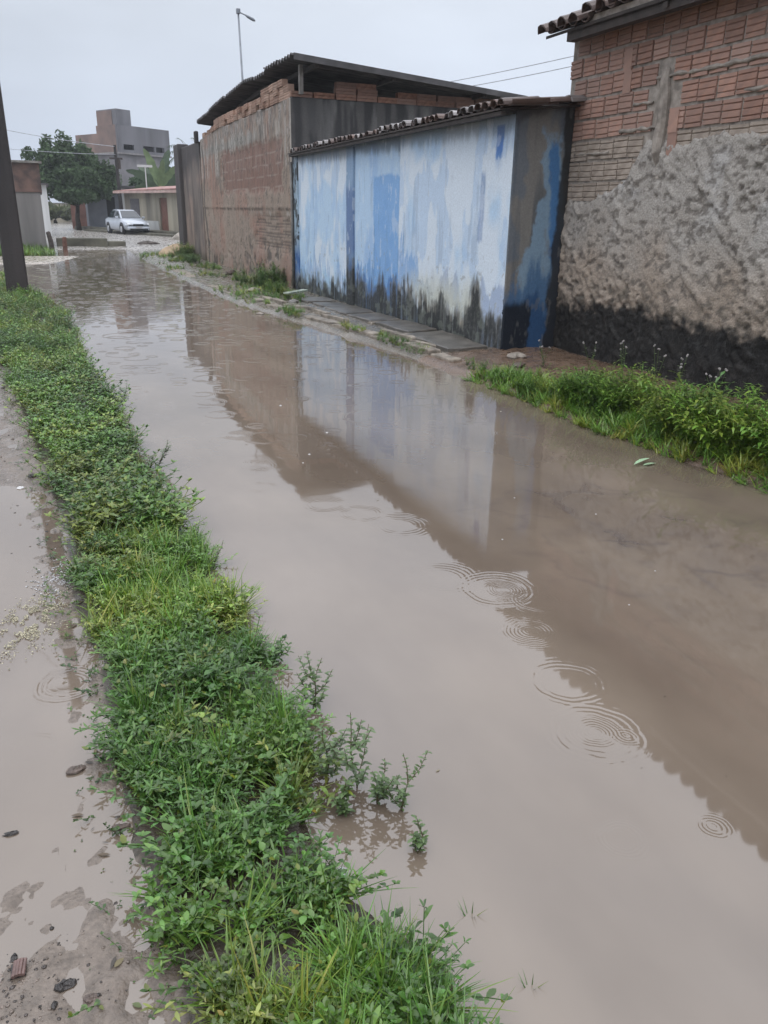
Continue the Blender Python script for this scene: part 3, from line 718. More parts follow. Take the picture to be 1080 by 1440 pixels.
def br_disp(S, Z):
    y = S + NY0
    st2 = fbm(y * 5, Z * 4, 403, 4)
    d = .03 * (fbm(y * .9, Z * .9, 430, 3) - .5) + .018 * (fbm(y * 7, Z * 7, 431, 4) - .5)
    w = ss(.10, -.10, np.abs(y - 20.3) - 3.0 + .9 * (st2 - .5)) * ss(.08, -.08, np.abs(Z - 2.5) - .50 + .25 * (st2 - .5))
    w2 = ss(.12, -.12, np.abs(y - 18.3) - 1.5 + .5 * (st2 - .5)) * ss(.08, -.08, np.abs(Z - 1.13) - .36 + .2 * (st2 - .5))
    f = fbm(y * 6, Z * 6, 420, 4)
    d = d - .02 * np.maximum(w, w2) - .02 * ss(.56, .63, f) * ss(1.15, .7, Z) - .010 * w2 * ss(.42, .2, (Z / .07) % 1.0)
    d = d + .010 * ss(1.60, 1.66, Z) * ss(1.74, 1.68, Z) * ss(.4, .6, st2) - .012 * ss(1.66, 1.60, Z + .06 * (st2 - .5))
    return d
ztop_f = lambda s: 3.64 - .0 * s + .02 * np.sin(s * 3) - .10 * ss(7.5, 9.7, s)
wall_sheet('facade', (NX, NY0), (NX - .06, NY1), -.1, ztop_f, .03, br_disp, br_col, m_wall, bh, back=.14)
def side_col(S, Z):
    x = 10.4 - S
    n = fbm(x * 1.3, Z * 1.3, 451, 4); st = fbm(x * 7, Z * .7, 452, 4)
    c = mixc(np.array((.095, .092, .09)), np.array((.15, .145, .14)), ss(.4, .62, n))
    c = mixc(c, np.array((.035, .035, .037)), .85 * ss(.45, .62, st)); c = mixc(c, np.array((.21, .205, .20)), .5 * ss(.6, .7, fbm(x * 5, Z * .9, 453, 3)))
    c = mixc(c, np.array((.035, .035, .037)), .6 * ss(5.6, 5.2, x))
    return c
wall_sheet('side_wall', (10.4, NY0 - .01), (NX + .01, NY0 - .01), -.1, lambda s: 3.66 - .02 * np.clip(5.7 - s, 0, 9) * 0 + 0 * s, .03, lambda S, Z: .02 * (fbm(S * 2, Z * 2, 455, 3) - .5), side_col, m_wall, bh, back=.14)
link('wall_core', MB().box(NX + .10, NX + .22, NY0 + .18, NY1 - .15, -.1, 3.55).mesh('wall_core'), m_void, bh)
m_brick_pale = mat('pale_clay_brick', (.36, .235, .18), rough=.8, spec=.2, var=.3, scale=12, bump=.5, bscale=60, random_v=.25, random_c=(.42, .31, .25))
# bricks topping the facade: courses of long blocks laid on the band, stepping down with the sagging sheets
fb = [brick_mesh('brick', w=.36, h=.12, d=.12, grooves=2, seed=30 + k) for k in range(3)]
for q in fb: q.materials.append(m_brick_pale)
y = NY0 + .22
while y < 25.8:
    nrow = 3 if y < 20.2 else (2 if y < 24.2 else 1)
    for k in range(nrow):
        if random.random() < (.96 if k < nrow - 1 else .8):
            o = place('brick', random.choice(fb), None, bh, (NX - .015 - (y - NY0) * .006 + random.uniform(-.03, .02), y + random.uniform(-.03, .03), 3.70 + .125 * k - .08 * float(ss(23, 26, np.array(y)))),
                      (random.uniform(-.03, .03), random.uniform(-.03, .03), random.uniform(-.05, .05)))
    y += .37
# side wall bricks with open gaps under the roof
sb = [brick_mesh('brick', w=.42, h=.10, d=.14, grooves=1, seed=40 + k) for k in range(2)]
m_brick_dull = mat('dull_orange_brick', (.27, .145, .10), rough=.8, spec=.2, var=.3, scale=12, bump=.5, bscale=60, random_v=.2, random_c=(.25, .17, .14))
for q in sb: q.materials.append(m_brick_dull)
x = NX + .25
while x < 9.6:
    top = 3.70 + .05
    nrow = 1 + (1 if (5.45 < x < 6.45 or x > 6.9) else 0) + (1 if (5.5 < x < 6.3) else 0)
    for k in range(nrow):
        o = place('brick', random.choice(sb), None, bh, (x + random.uniform(-.02, .02), NY0 - .03 + random.uniform(-.015, .01), 3.712 + .105 * k - .0 * x), (0, 0, radians(-90 + 180) + random.uniform(-.04, .04)))
    x += .44
# roof: corrugated sheets, high at the street, falling to the back, sagging towards the far end
RF = [(16.0, 4.26), (19.0, 4.27), (20.0, 4.33), (20.6, 4.30), (22.5, 4.22), (24.5, 4.08), (26.5, 4.02)]
def rz_(y): return float(np.interp(y, [a for a, b in RF], [b for a, b in RF]))
yy = 16.0; k = 0
while yy < 26.4:
    m = MB(); y1 = min(yy + 1.05, 26.5); nn = 30
    P = []
    xe = 4.60 + random.uniform(-.05, .05); dz = .02 * (k % 2) + random.uniform(-.015, .03)
    for j in range(nn + 1):
        y = yy + (y1 - yy) * j / nn
        w = .038 * sin(2 * pi * (y - 16) / .2)
        P.append((y, rz_(y) + w + dz))
    for (xx, fz) in ((xe, 0), (xe + 5.0, -.40)):
        for y, z in P: m.v.append((xx, y, z + fz))
    for (xx, fz) in ((xe, 0), (xe + 5.0, -.40)):
        for y, z in P: m.v.append((xx, y, z + fz - .012))
    n = nn + 1
    for j in range(nn):
        m.f += [(j, n + j, n + j + 1, j + 1), (2 * n + j, 2 * n + j + 1, 3 * n + j + 1, 3 * n + j), (j, j + 1, 2 * n + j + 1, 2 * n + j), (n + j + 1, n + j, 3 * n + j, 3 * n + j + 1)]
    m.f += [(0, 2 * n, 3 * n, n), (nn, n + nn, 3 * n + nn, 2 * n + nn)]
    link('roof_sheet', m.mesh('roof_sheet'), m_sheet, bh)
    yy += 1.03; k += 1
for x, dz in ((5.05, -.03), (6.6, -.15), (8.6, -.31)):
    for a, b in zip(RF[:-1], RF[1:]):
        link('purlin', MB().prism([(x, a[0] + .05, a[1] - .12 + dz), (x + .07, a[0] + .05, a[1] - .12 + dz), (x + .07, a[0] + .05, a[1] - .04 + dz), (x, a[0] + .05, a[1] - .04 + dz)], (0, b[0] - a[0], b[1] - a[1])).mesh('purlin'), m_wood, bh)
link('barge_board', MB().prism([(4.62, 15.98, 4.20), (9.6, 15.98, 3.80), (9.6, 15.98, 3.90), (4.62, 15.98, 4.31)], (0, .03, 0)).mesh('barge_board'), m_sheet, bh)
link('roof_prop', MB().box(4.86, 4.93, 16.45, 16.55, 3.7, 4.2).mesh('roof_prop'), m_conc, bh)
link('inner_wall', MB().box(4.95, 9.6, 20.0, 20.1, 3.0, 4.05).mesh('inner_wall'), m_void, bh)
# pipe in the corner
link('drain_pipe', MB().tube([(4.66, 16.50, .1), (4.66, 16.50, 2.5)], .025).mesh('drain_pipe', True), m_conc, bh)

# ------------------------------------------------------------------ dark boundary wall past the brown house
def dw_col(S, Z):
    y = S + 26.4
    n = fbm(y * 1.2, Z * 1.2, 471, 4); st = fbm(y * 6, Z * .7, 472, 4)
    c = mixc(np.array((.24, .185, .155)), np.array((.17, .145, .13)), ss(.4, .6, n))
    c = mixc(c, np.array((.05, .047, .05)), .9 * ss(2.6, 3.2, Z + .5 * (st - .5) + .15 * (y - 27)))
    c = mixc(c, np.array((.06, .055, .052)), .55 * ss(.5, .62, st)); c = mixc(c, np.array((.05, .05, .03)), .7 * ss(.5, .1, Z))
    return c
dwall = thing('boundary_wall', 'short brown wall ending in a dark pillar beyond the brown house', 'wall', (4.6, 28.5, 0))
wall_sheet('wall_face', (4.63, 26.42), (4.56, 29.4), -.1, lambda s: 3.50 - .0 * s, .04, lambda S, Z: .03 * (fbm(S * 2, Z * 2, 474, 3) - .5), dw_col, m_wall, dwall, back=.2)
m_dark = mat('blackened_plaster', (.045, .042, .045), rough=.75, spec=.25, var=.5, scale=3, bump=.6, bscale=30, col2=(.085, .078, .075), streak=True)
link('pillar', MB().box(4.44, 4.80, 29.42, 30.4, -.1, 3.62).mesh('pillar'), m_dark, dwall, bevel=.03)
link('pillar_cap', MB().box(4.50, 4.62, 26.34, 26.52, 3.45, 3.78).mesh('pillar_cap'), m_dark, dwall, bevel=.03)
link('return_wall', MB().box(4.82, 9, 30.2, 30.38, -.1, 3.3).mesh('return_wall'), m_dark, dwall)

# ------------------------------------------------------------------ pavement of broken slabs in front of the blue wall
pav = tag(bpy.data.objects.new('pavement', None), kind='structure'); col.objects.link(pav); pav.location = (4.3, 11, .05)
m_slab = mat('dark_wet_slab', (.115, .105, .092), rough=.38, spec=.5, var=.45, scale=4, bump=.7, bscale=40, random_v=.15)
m_kerb = mat('crumbling_kerb_mortar', (.26, .225, .185), rough=.6, spec=.4, var=.45, scale=9, bump=.9, bscale=45, random_v=.15)
rr = random.Random(9)
def slab(name, poly, z, th, m, tilt=0, parent=pav, rag=.02):
    """an irregular slab: outline refined and jittered, top slightly uneven"""
    P = []
    for i in range(len(poly)):
        a, b = poly[i], poly[(i + 1) % len(poly)]
        n = max(2, int(math.dist(a, b) / .16))
        for j in range(n):
            t = j / n; P.append((a[0] + (b[0] - a[0]) * t + rr.uniform(-rag, rag), a[1] + (b[1] - a[1]) * t + rr.uniform(-rag, rag)))
    cx = sum(p[0] for p in P) / len(P); cy = sum(p[1] for p in P) / len(P); n = len(P)
    ang = rr.uniform(-.03, .03)
    f = lambda x, y: z + ang * (x - cx) + tilt * (y - cy)
    m_ = MB()
    V = [(x, y, f(x, y) - th) for x, y in P] + [(x, y, f(x, y) - .012) for x, y in P] + [(cx + (x - cx) * .96, cy + (y - cy) * .96, f(x, y) + rr.uniform(-.003, .003)) for x, y in P] + [(cx, cy, f(cx, cy) + .004)]
    F = [(i, (i + 1) % n, n + (i + 1) % n, n + i) for i in range(n)] + [(n + i, n + (i + 1) % n, 2 * n + (i + 1) % n, 2 * n + i) for i in range(n)] + [(2 * n + i, 2 * n + (i + 1) % n, 3 * n) for i in range(n)]
    m_.add(V, F)
    return link(name, m_.mesh(name), m, parent)
ysl = [8.45, 9.75, 10.95, 11.95, 12.9, 13.75, 14.5]
for i in range(len(ysl) - 1):
    a, b = ysl[i] + .04, ysl[i + 1] - .04
    xa = 4.30 - .02 * i + rr.uniform(-.05, .05) - .06 * (i > 2); xb = float(bx((a + b) / 2)) - .10
    slab('slab', [(xa + rr.uniform(-.06, .06), a), (xb, a + rr.uniform(-.04, .04)), (xb, b + rr.uniform(-.04, .04)), (xa + rr.uniform(-.06, .06), b)], .13 + rr.uniform(-.012, .012), .09, m_slab, rr.uniform(-.015, .015))
# broken kerb stones in two ragged lines
for base, wdt, zz in ((0.0, .16, .085), (.24, .10, .12)):
    y = 8.0
    while y < 14.8:
        l_ = rr.uniform(.35, .8)
        x = float(wr(y)) + .17 + base + rr.uniform(-.03, .03) + (.09 if y > 12 else 0); x2 = float(wr(y + l_)) + .17 + base + rr.uniform(-.03, .03) + (.09 if y > 12 else 0)
        if base == 0 or rr.random() < .75:
            slab('kerb_stone', [(x, y), (x + wdt, y), (x2 + wdt, y + l_ - .04), (x2, y + l_ - .04)], zz + rr.uniform(-.02, .02), .14, m_kerb, rr.uniform(-.03, .03), rag=.022)
        y += l_
for y in (9.75, 10.95, 11.95, 12.9):
    slab('mortar_joint', [(4.22, y - .05), (4.72, y - .035), (4.72, y + .03), (4.22, y + .05)], .115, .06, m_kerb, 0, rag=.012)
# low concrete edge running on along the brown wall
y = 15.0
while y < 26:
    l_ = rr.uniform(.8, 1.5); x = float(wr(y)) + .10 + .05; x2 = float(wr(y + l_)) + .15
    slab('kerb_stone', [(x, y), (x + .32, y), (x2 + .3, y + l_ - .03), (x2, y + l_ - .03)], .05 + rr.uniform(-.01, .012), .12, m_kerb, 0, rag=.03)
    y += l_
# loose board on the grass
m_board = mat('pale_painted_board', (.36, .40, .33), rough=.5, spec=.4, var=.2, scale=6)
b_ = link('board', MB().box(-.32, .32, -.06, .06, 0, .025).mesh('board'), m_board, None, loc=(4.18, 14.65, .20), world=False)
b_.rotation_euler = (.03, -.02, radians(40)); tag(b_, 'pale narrow board lying in the grass at the corner of the blue wall', 'board')

# ------------------------------------------------------------------ near pole on the left verge
m_pole = mat('tarred_timber_pole', (.040, .033, .032), rough=.55, spec=.4, var=.45, scale=2.2, bump=.8, bscale=35, col2=(.018, .016, .016), streak=True)
m = MB()
P = [(-.60, 17.75, 0.0, .20, .16), (-.59, 17.75, 2.5, .18, .15), (-.585, 17.75, 5, .165, .14), (-.58, 17.75, 9.6, .13, .11)]
for i, (x, y, z, a, b) in enumerate(P):
    c = .03; m.v += [(x - a + c, y - b, z), (x + a - c, y - b, z), (x + a, y - b + c, z), (x + a, y + b - c, z), (x + a - c, y + b, z), (x - a + c, y + b, z), (x - a, y + b - c, z), (x - a, y - b + c, z)]
for i in range(3):
    for j in range(8): m.f.append((i * 8 + j, i * 8 + (j + 1) % 8, i * 8 + 8 + (j + 1) % 8, i * 8 + 8 + j))
m.f.append(tuple(range(24, 32)))
pole = thing('utility_pole', 'tall thick dark pole rising from the left verge, cut off by the photo edge', 'pole', (-.6, 17.75, 0))
link('shaft', m.mesh('shaft'), m_pole, pole)
link('crossarm', MB().box(-1.4, .25, 17.55, 17.62, 9.0, 9.12).mesh('crossarm'), m_wood, pole)

# overhead cables
m_cable = mat('grey_cable', (.42, .44, .48), rough=.6)
def cable(A, B, sag, label, r=.009, n=18):
    A = Vector(A); B = Vector(B)
    pts = [A.lerp(B, i / n) - Vector((0, 0, sag * 4 * (i / n) * (1 - i / n))) for i in range(n + 1)]
    mid = A.lerp(B, .5)
    tag(link('cable', MB().tube(pts, r, n=5).mesh('cable', True), m_cable, None, loc=mid), label, 'cable', 'overhead cables')
cable((-.4, 17.7, 9.05), (-30, 70, 8.6), 1.0, 'cable leaving the dark left pole for the far end of the street')
cable((8.73, 22, 4.55), (12.9, 12.0, 5.25), .12, 'upper of the two close cables above the roof of the brown house')
cable((8.73, 22, 4.40), (12.9, 12.0, 5.08), .15, 'lower of the two close cables above the roof of the brown house')
cable((9.9, 19.0, 3.9), (13.0, 12.0, 4.35), .06, 'lowest and faintest cable beside the red brick house', r=.005)
cable((-9.0, 60, 7.6), (5.15, 61.9, 5.5), .35, 'upper faint cable running over the tree at the far left', r=.02)
cable((-9.0, 60, 5.6), (5.15, 61.9, 5.0), .25, 'lower faint cable running over the tree at the far left', r=.015)

# street lamp behind the brown house
m_lampc = mat('galvanised_steel', (.20, .22, .25), rough=.45, metal=.3, spec=.5)
lamp = thing('street_lamp', 'thin grey street lamp with a single angled arm above the brown roof', 'street lamp', (6.9, 30, 0))
link('shaft', MB().tube([(6.95, 30, 0), (6.9, 30, 4), (6.80, 30, 7.70)], [.05, .04, .03]).mesh('shaft', True), m_lampc, lamp)
link('arm', MB().tube([(6.80, 30, 7.72), (7.28, 30, 7.56)], .02).mesh('arm', True), m_lampc, lamp)
mh = MB().tube([(7.02, 30, 7.65), (7.12, 30, 7.60), (7.30, 30, 7.53), (7.36, 30, 7.50)], [.02, .045, .05, .02], n=8)
link('lamp_head', mh.mesh('lamp_head', True), m_lampc, lamp)
link('bracket', MB().box(6.74, 6.86, 29.94, 30.06, 7.66, 7.80).mesh('bracket'), m_lampc, lamp)

# ------------------------------------------------------------------ far end of the street
# left building
m_lgrey = mat('grey_rendered_wall', (.21, .20, .195), rough=.8, var=.35, scale=1.2, bump=.4, bscale=20, streak=True)
m_lred = mat('brown_red_brickwork', (.15, .095, .08), rough=.85, var=.4, scale=2.5, bump=.4, bscale=30, col2=(.08, .06, .055))
lb_ = thing('grey_building', 'low grey walled building with a reddish brown upper part, behind the dark pole', 'building', (-2.5, 36, 0))
link('wall', MB().box(-6.5, .06, 36.0, 36.2, -.1, 2.12).box(-.14, .06, 36.2, 43.5, -.1, 2.12).mesh('wall'), m_lgrey, lb_)
link('upper_wall', MB().box(-6.5, .13, 35.96, 36.24, 2.12, 3.16).box(-.10, .13, 36.24, 43.5, 2.12, 3.0).mesh('upper_wall'), m_lred, lb_)
link('coping', MB().box(-6.6, .24, 35.86, 36.34, 3.16, 3.24).mesh('coping'), m_conc, lb_)
m_wht = mat('whitewashed_wall', (.55, .56, .56), rough=.7, var=.2, scale=1.5, streak=True)
fw = thing('white_building', 'sliver of a whitewashed building just past the left grey one', 'building', (-1, 50, 0))
link('wall', MB().box(-6, .42, 50, 56, -.1, 2.7).mesh('wall'), m_wht, fw)
link('roof', MB().prism([(-6.2, 49.7, 2.7), (.55, 49.7, 2.7), (.55, 49.7, 2.78), (-6.2, 49.7, 2.78)], (0, 6.6, 0)).mesh('roof'), m_sheet, fw)
# stumps and culvert edge
m_stump = mat('dark_post', (.075, .062, .055), rough=.8, var=.4, scale=8, bump=.6, bscale=30)
m_stumpr = mat('reddish_post', (.16, .085, .065), rough=.8, var=.4, scale=8, bump=.6, bscale=30)
tag(link('short_post', MB().tube([(.24, 35.6, -.05), (.22, 35.6, .35), (.16, 35.6, .66), (.15, 35.6, .69)], [.10, .095, .085, .05], n=9).mesh('short_post'), m_stump, None, loc=(.24, 35.6, 0)), 'leaning dark short post, left one of two at the culvert', 'post')
tag(link('short_post', MB().tube([(.70, 34.4, -.05), (.70, 34.4, .3), (.71, 34.4, .50), (.71, 34.4, .53)], [.09, .085, .08, .05], n=9).mesh('short_post'), m_stumpr, None, loc=(.70, 34.4, 0)), 'shorter reddish post, right one of two at the culvert', 'post')
m_culv = mat('mossy_concrete', (.115, .11, .085), rough=.7, var=.4, scale=2, bump=.6, bscale=20)
tag(link('culvert_edge', MB().box(.45, 2.45, 37.2, 37.7, -.1, .40).box(2.42, 3.2, 37.35, 37.72, -.1, .28).mesh('culvert_edge'), m_culv, None, loc=(1.8, 37.4, 0), bevel=.04), 'low mossy concrete edge beside the two short posts', 'kerb')

# red roofed house on the right of the cross road
Q0 = Vector((5.35, 60.5)); Q1 = Vector((10.2, 47.0)); qd = (Q1 - Q0).normalized(); qn = Vector((-qd.y, qd.x)) * -1
rh = thing('red_roofed_house', 'low cream stained house with a red roof and brown door by the car', 'house', (7.2, 55, 0))
def Q(s, o, z): p = Q0 + qd * s + qn * o; return (p.x, p.y, z)
def qbox(m, s0, s1, o0, o1, z0, z1):
    return m.add([Q(s0, o0, z0), Q(s1, o0, z0), Q(s1, o1, z0), Q(s0, o1, z0), Q(s0, o0, z1), Q(s1, o0, z1), Q(s1, o1, z1), Q(s0, o1, z1)],
                 [(0, 3, 2, 1), (4, 5, 6, 7), (0, 1, 5, 4), (1, 2, 6, 5), (2, 3, 7, 6), (3, 0, 4, 7)])
m_cream = mat('stained_cream_wall', (.36, .33, .26), rough=.8, var=.45, scale=.9, col2=(.16, .15, .13), bump=.3, bscale=10, streak=True)
m_redroof = mat('red_clay_roofing', (.36, .21, .19), rough=.6, var=.3, scale=3, random_v=.2, col2=(.26, .14, .125))
m_pinkroof = mat('pale_ridge', (.50, .36, .33), rough=.6, var=.2, scale=3)
m_door = mat('brown_door_paint', (.20, .10, .075), rough=.6, var=.2, scale=3)
LEN = (Q1 - Q0).length
side = -1 if (Vector((0, 0)) - Q0).dot(qn) > 0 else 1       # away from the camera
def A_(o): return o * side
link('wall', qbox(qbox(qbox(MB(), 0, 5.0, 0, A_(5), -.1, 2.55), 6.05, LEN, 0, A_(5), -.1, 2.75), 5.0, 6.05, 0, A_(5), 2.25, 2.6).mesh('wall'), m_cream, rh)
link('door', qbox(MB(), 5.0, 6.05, A_(.1), A_(.16), .0, 2.25).mesh('door'), m_door, rh)
link('window_panel', qbox(MB(), .9, 2.2, A_(-.03), A_(.02), 1.1, 2.2).mesh('window_panel'), mat('grey_shutter', (.12, .115, .125), rough=.6), rh)
link('plinth', qbox(MB(), 0, 4.8, A_(-.06), A_(0), -.1, .85).mesh('plinth'), m_wht, rh)
for k in range(26):
    s0 = -.4 + k * (LEN + .6) / 26; s1 = s0 + (LEN + .6) / 26 - .04
    zz = 2.62 + .14 * (k / 26)
    m = MB().prism([Q(s0, A_(-.55), zz), Q(s1, A_(-.55), zz + .005), Q(s1, A_(2.8), zz + .36), Q(s0, A_(2.8), zz + .36)], (0, 0, .07))
    link('roof_sheet', m.mesh('roof_sheet'), m_redroof, rh)
link('eave_board', qbox(MB(), -.4, LEN + .2, A_(-.60), A_(-.54), 2.52, 2.66).mesh('eave_board'), m_pinkroof, rh)
# step / raised pavement before it
sw = qbox(qbox(MB(), -6, LEN, A_(-1.25), A_(-.08), -.1, .30), -2.0, 10.5, A_(-2.2), A_(-1.25), -.1, .19)
tag(link('raised_pavement', sw.mesh('raised_pavement'), m_culv, None, loc=(7, 54, 0)), kind='structure')
# antenna on the roof
an = thing('roof_antenna', 'small pale T-shaped antenna on the red roofed house', 'antenna', (6.55, 57.5, 2.9))
link('mast', MB().tube([(6.55, 57.5, 2.7), (6.55, 57.5, 4.15)], .035).mesh('mast'), m_wht, an)
link('crossbar', MB().box(6.05, 7.0, 57.45, 57.53, 4.08, 4.22).mesh('crossbar'), m_wht, an)

# grey and white little house behind the tree
gh = thing('grey_white_house', 'small grey and white house with a dark doorway behind the silver car', 'house', (4.4, 66, 0))
m_bluegrey = mat('blue_grey_wall', (.22, .235, .27), rough=.8, var=.2, scale=1.2)
link('wall', MB().box(3.2, 4.55, 66, 71, -.1, 3.0).box(5.15, 5.45, 66, 71, -.1, 3.0).box(4.55, 5.15, 66, 71, 2.35, 3.0).mesh('wall'), m_bluegrey, gh)
link('white_column', MB().box(5.45, 6.5, 65.9, 67, -.1, 2.9).mesh('white_column'), m_wht, gh)
link('doorway', MB().box(4.55, 5.15, 66.15, 66.25, 0, 2.35).mesh('doorway'), m_void, gh)
link('canopy', MB().box(3.1, 6.6, 65.2, 71.2, 3.0, 3.12).mesh('canopy'), m_sheet, gh)
gt = thing('terracotta_wall', 'faded terracotta wall piece to the left of the grey and white house', 'wall', (2.9, 68, 0))
link('wall', MB().box(2.1, 3.15, 68, 68.3, -.1, 2.15).mesh('wall'), mat('terracotta_plaster', (.28, .15, .12), rough=.8, var=.3, scale=1.5), gt)
link('coping', MB().box(2.05, 3.19, 67.95, 68.35, 2.15, 2.22).mesh('coping'), m_conc, gt)
bw = thing('cream_wall', 'pale low wall far down the street, seen under the tree', 'wall', (0, 95, 0))
link('wall', MB().box(-6, 4.4, 95, 95.3, -.1, 1.9).mesh('wall'), m_cream, bw)
link('coping', MB().box(-6, 4.4, 94.95, 95.35, 1.9, 2.0).mesh('coping'), m_conc, bw)

# unfinished tall building
m_cb = mat('grey_block_wall', (.155, .155, .17), rough=.85, var=.3, scale=.8, streak=True)
m_cb2 = mat('lighter_grey_block_wall', (.19, .185, .195), rough=.85, var=.25, scale=.8)
m_ob = mat('orange_block_wall', (.20, .14, .12), rough=.85, var=.35, scale=.7, col2=(.15, .115, .105))
tb = thing('unfinished_building', 'tall unfinished building of grey and orange blocks with a stair tower', 'building', (8, 88, 0))
corner = Vector((7.35, 84)); dr = Vector((4.55, 3.4)).normalized(); dl = Vector((-3.9, 7.2)).normalized()
def bx3(m, a0, a1, b0, b1, z0, z1):
    """a along the right-hand face, b along the left-hand face"""
    c = lambda a, b, z: (corner.x + dr.x * a + dl.x * b, corner.y + dr.y * a + dl.y * b, z)
    return m.add([c(a0, b0, z0), c(a1, b0, z0), c(a1, b1, z0), c(a0, b1, z0), c(a0, b0, z1), c(a1, b0, z1), c(a1, b1, z1), c(a0, b1, z1)],
                 [(0, 3, 2, 1), (4, 5, 6, 7), (0, 1, 5, 4), (1, 2, 6, 5), (2, 3, 7, 6), (3, 0, 4, 7)])
link('lower_wall', bx3(MB(), 0, 6.2, 0, 6.8, -.1, 6.45).mesh('lower_wall'), m_cb2, tb)
up = MB(); bx3(up, -.15, 6.35, -.15, .1, 7.15, 8.75); bx3(up, .5, 5.6, -.12, .08, 6.45, 6.68); bx3(up, 6.1, 6.35, .1, 6.8, 6.45, 8.75)
for a0, a1 in ((-.15, .5), (1.75, 2.9), (5.6, 6.35)): bx3(up, a0, a1, -.14, .09, 6.45, 7.15)
bx3(up, 4.3, 4.5, -.145, .095, 6.45, 7.15)
link('upper_wall', up.mesh('upper_wall'), m_cb, tb)
link('orange_wall', bx3(bx3(MB(), -.16, .08, .11, 6.9, 6.45, 8.1), -.16, .08, .11, 3.2, 8.1, 8.75).mesh('orange_wall'), m_ob, tb)
link('slab_edge', bx3(MB(), -.25, 6.45, -.25, 6.95, 6.30, 6.44).mesh('slab_edge'), mat('slab_edge_grey', (.24, .23, .23), var=.2), tb)
link('tower', bx3(MB(), .2, 1.9, .2, 3.4, 8.5, 10.1).mesh('tower'), m_cb, tb)
link('tower_orange_side', bx3(MB(), .14, .198, .9, 3.35, 8.5, 10.0).mesh('tower_orange_side'), m_ob, tb)
link('interior', bx3(MB(), .2, 6.0, .7, .8, 6.45, 8.7).mesh('interior'), m_void, tb)
link('window', bx3(MB(), 3.1, 4.4, -.02, .03, 3.9, 4.8).mesh('window'), m_void, tb)
link('window_sill', bx3(MB(), 2.3, 4.5, -.35, .0, 4.85, 4.98).mesh('window_sill'), m_cb2, tb)

# distant pole by the tree
fp = thing('utility_pole', 'slim dark utility pole beside the tree in front of the unfinished building', 'pole', (5.2, 62, 0))
link('shaft', MB().tube([(5.25, 62, -.1), (5.2, 62, 3), (5.17, 62, 5.6)], [.14, .12, .09]).mesh('shaft'), m_pole, fp)
link('crossarm', MB().box(4.75, 5.6, 61.95, 62.05, 4.7, 4.82).mesh('crossarm'), m_wood, fp)
link('transformer', MB().tube([(5.32, 61.85, 4.1), (5.32, 61.85, 4.7)], .13, n=10).mesh('transformer'), m_wood, fp)

# sand heap and rubble by the dark pillar
def lump(name, c, r, sx, sy, sz, m, seed, n=10, parent=None, smooth=False):
    mb = MB(); rr2 = random.Random(seed); V = []; nu, nv = n, max(4, n // 2)
    for i in range(nv + 1):
        th = pi * i / nv
        for j in range(nu):
            ph = 2 * pi * j / nu
            q = 1 + (.6 if r < .5 else .35) * (float(fbm(cos(ph) * 1.5 + 5 + seed, sin(ph) * 1.5 + th * 1.3, seed, 3)) - .5) * 2 + rr2.uniform(-.05, .05)
            V.append((c[0] + r * sx * sin(th) * cos(ph) * q, c[1] + r * sy * sin(th) * sin(ph) * q, c[2] + r * sz * cos(th) * q))
    F = [(i * nu + j, (i + 1) * nu + j, (i + 1) * nu + (j + 1) % nu, i * nu + (j + 1) % nu) for i in range(nv) for j in range(nu)]
    mb.add(V, F)
    return link(name, mb.mesh(name, smooth), m, parent, loc=c)
m_sand = mat('wet_sand', (.40, .30, .20), rough=.8, var=.2, scale=4, bump=.4, bscale=40)
m_rub = mat('grey_sand', (.30, .275, .24), rough=.8, var=.3, scale=4, bump=.5, bscale=30)
tag(lump('sand_heap', (4.2, 29.6, 0), 1, .62, .75, .42, m_sand, 3, 22, smooth=True), 'orange sand heap piled at the foot of the dark pillar', 'sand heap')
tag(lump('sand_heap', (7.0, 45.5, 0.02), 1, .9, .7, .45, m_rub, 5, 22, smooth=True), 'greyish sand heap on the roadside left of the dark pillar', 'sand heap')
tag(lump('rubble_heap', (4.4, 39.5, 0.1), 1, .5, .4, .10, m_stump, 8, 18), 'small dark flat rubble patch in the road at the end of the flood', 'rubble')

# ------------------------------------------------------------------ parked car
m_carp = mat('silver_car_paint', (.48, .52, .58), rough=.25, spec=.6, metal=.25, var=.05, scale=2)
m_glass = mat('dark_car_glass', (.03, .038, .048), rough=.08, spec=.8, var=.1)
m_tyre = mat('tyre_rubber', (.02, .02, .02), rough=.8, var=.2)
m_rim = mat('alloy_rim', (.42, .43, .45), rough=.35, metal=.6, var=.1)
m_blk = mat('black_plastic', (.018, .018, .02), rough=.5, var=.2)
m_lens = mat('headlight_lens', (.55, .58, .60), rough=.1, spec=.8, var=.1)
m_plate = mat('licence_plate_grey', (.35, .35, .36), rough=.5, var=.1)
def R2(yaw): return Matrix.Rotation(yaw, 4, 'Z')
car = thing('parked_car', 'silver four door sedan parked facing the viewer by the red roofed house', 'car', (0, 0, 0))
def loft(secs):
    m = MB(); n = len(secs[0])
    for s in secs: m.v += s
    for i in range(len(secs) - 1):
        for j in range(n): m.f.append((i * n + j, i * n + (j + 1) % n, (i + 1) * n + (j + 1) % n, (i + 1) * n + j))
    m.f.append(tuple(range(n))[::-1]); m.f.append(tuple((len(secs) - 1) * n + j for j in range(n)))
    return m
def csec(x, zb, zt, w):
    h = [(w * .86, zb), (w * .97, zb + .08), (w, zb + .25), (w, (zb + zt) / 2 + .08), (w * .965, zt - .09), (w * .86, zt - .015), (w * .45, zt + .015)]
    return [(x, -y, z) for y, z in h] + [(x, y, z) for y, z in h[::-1]]
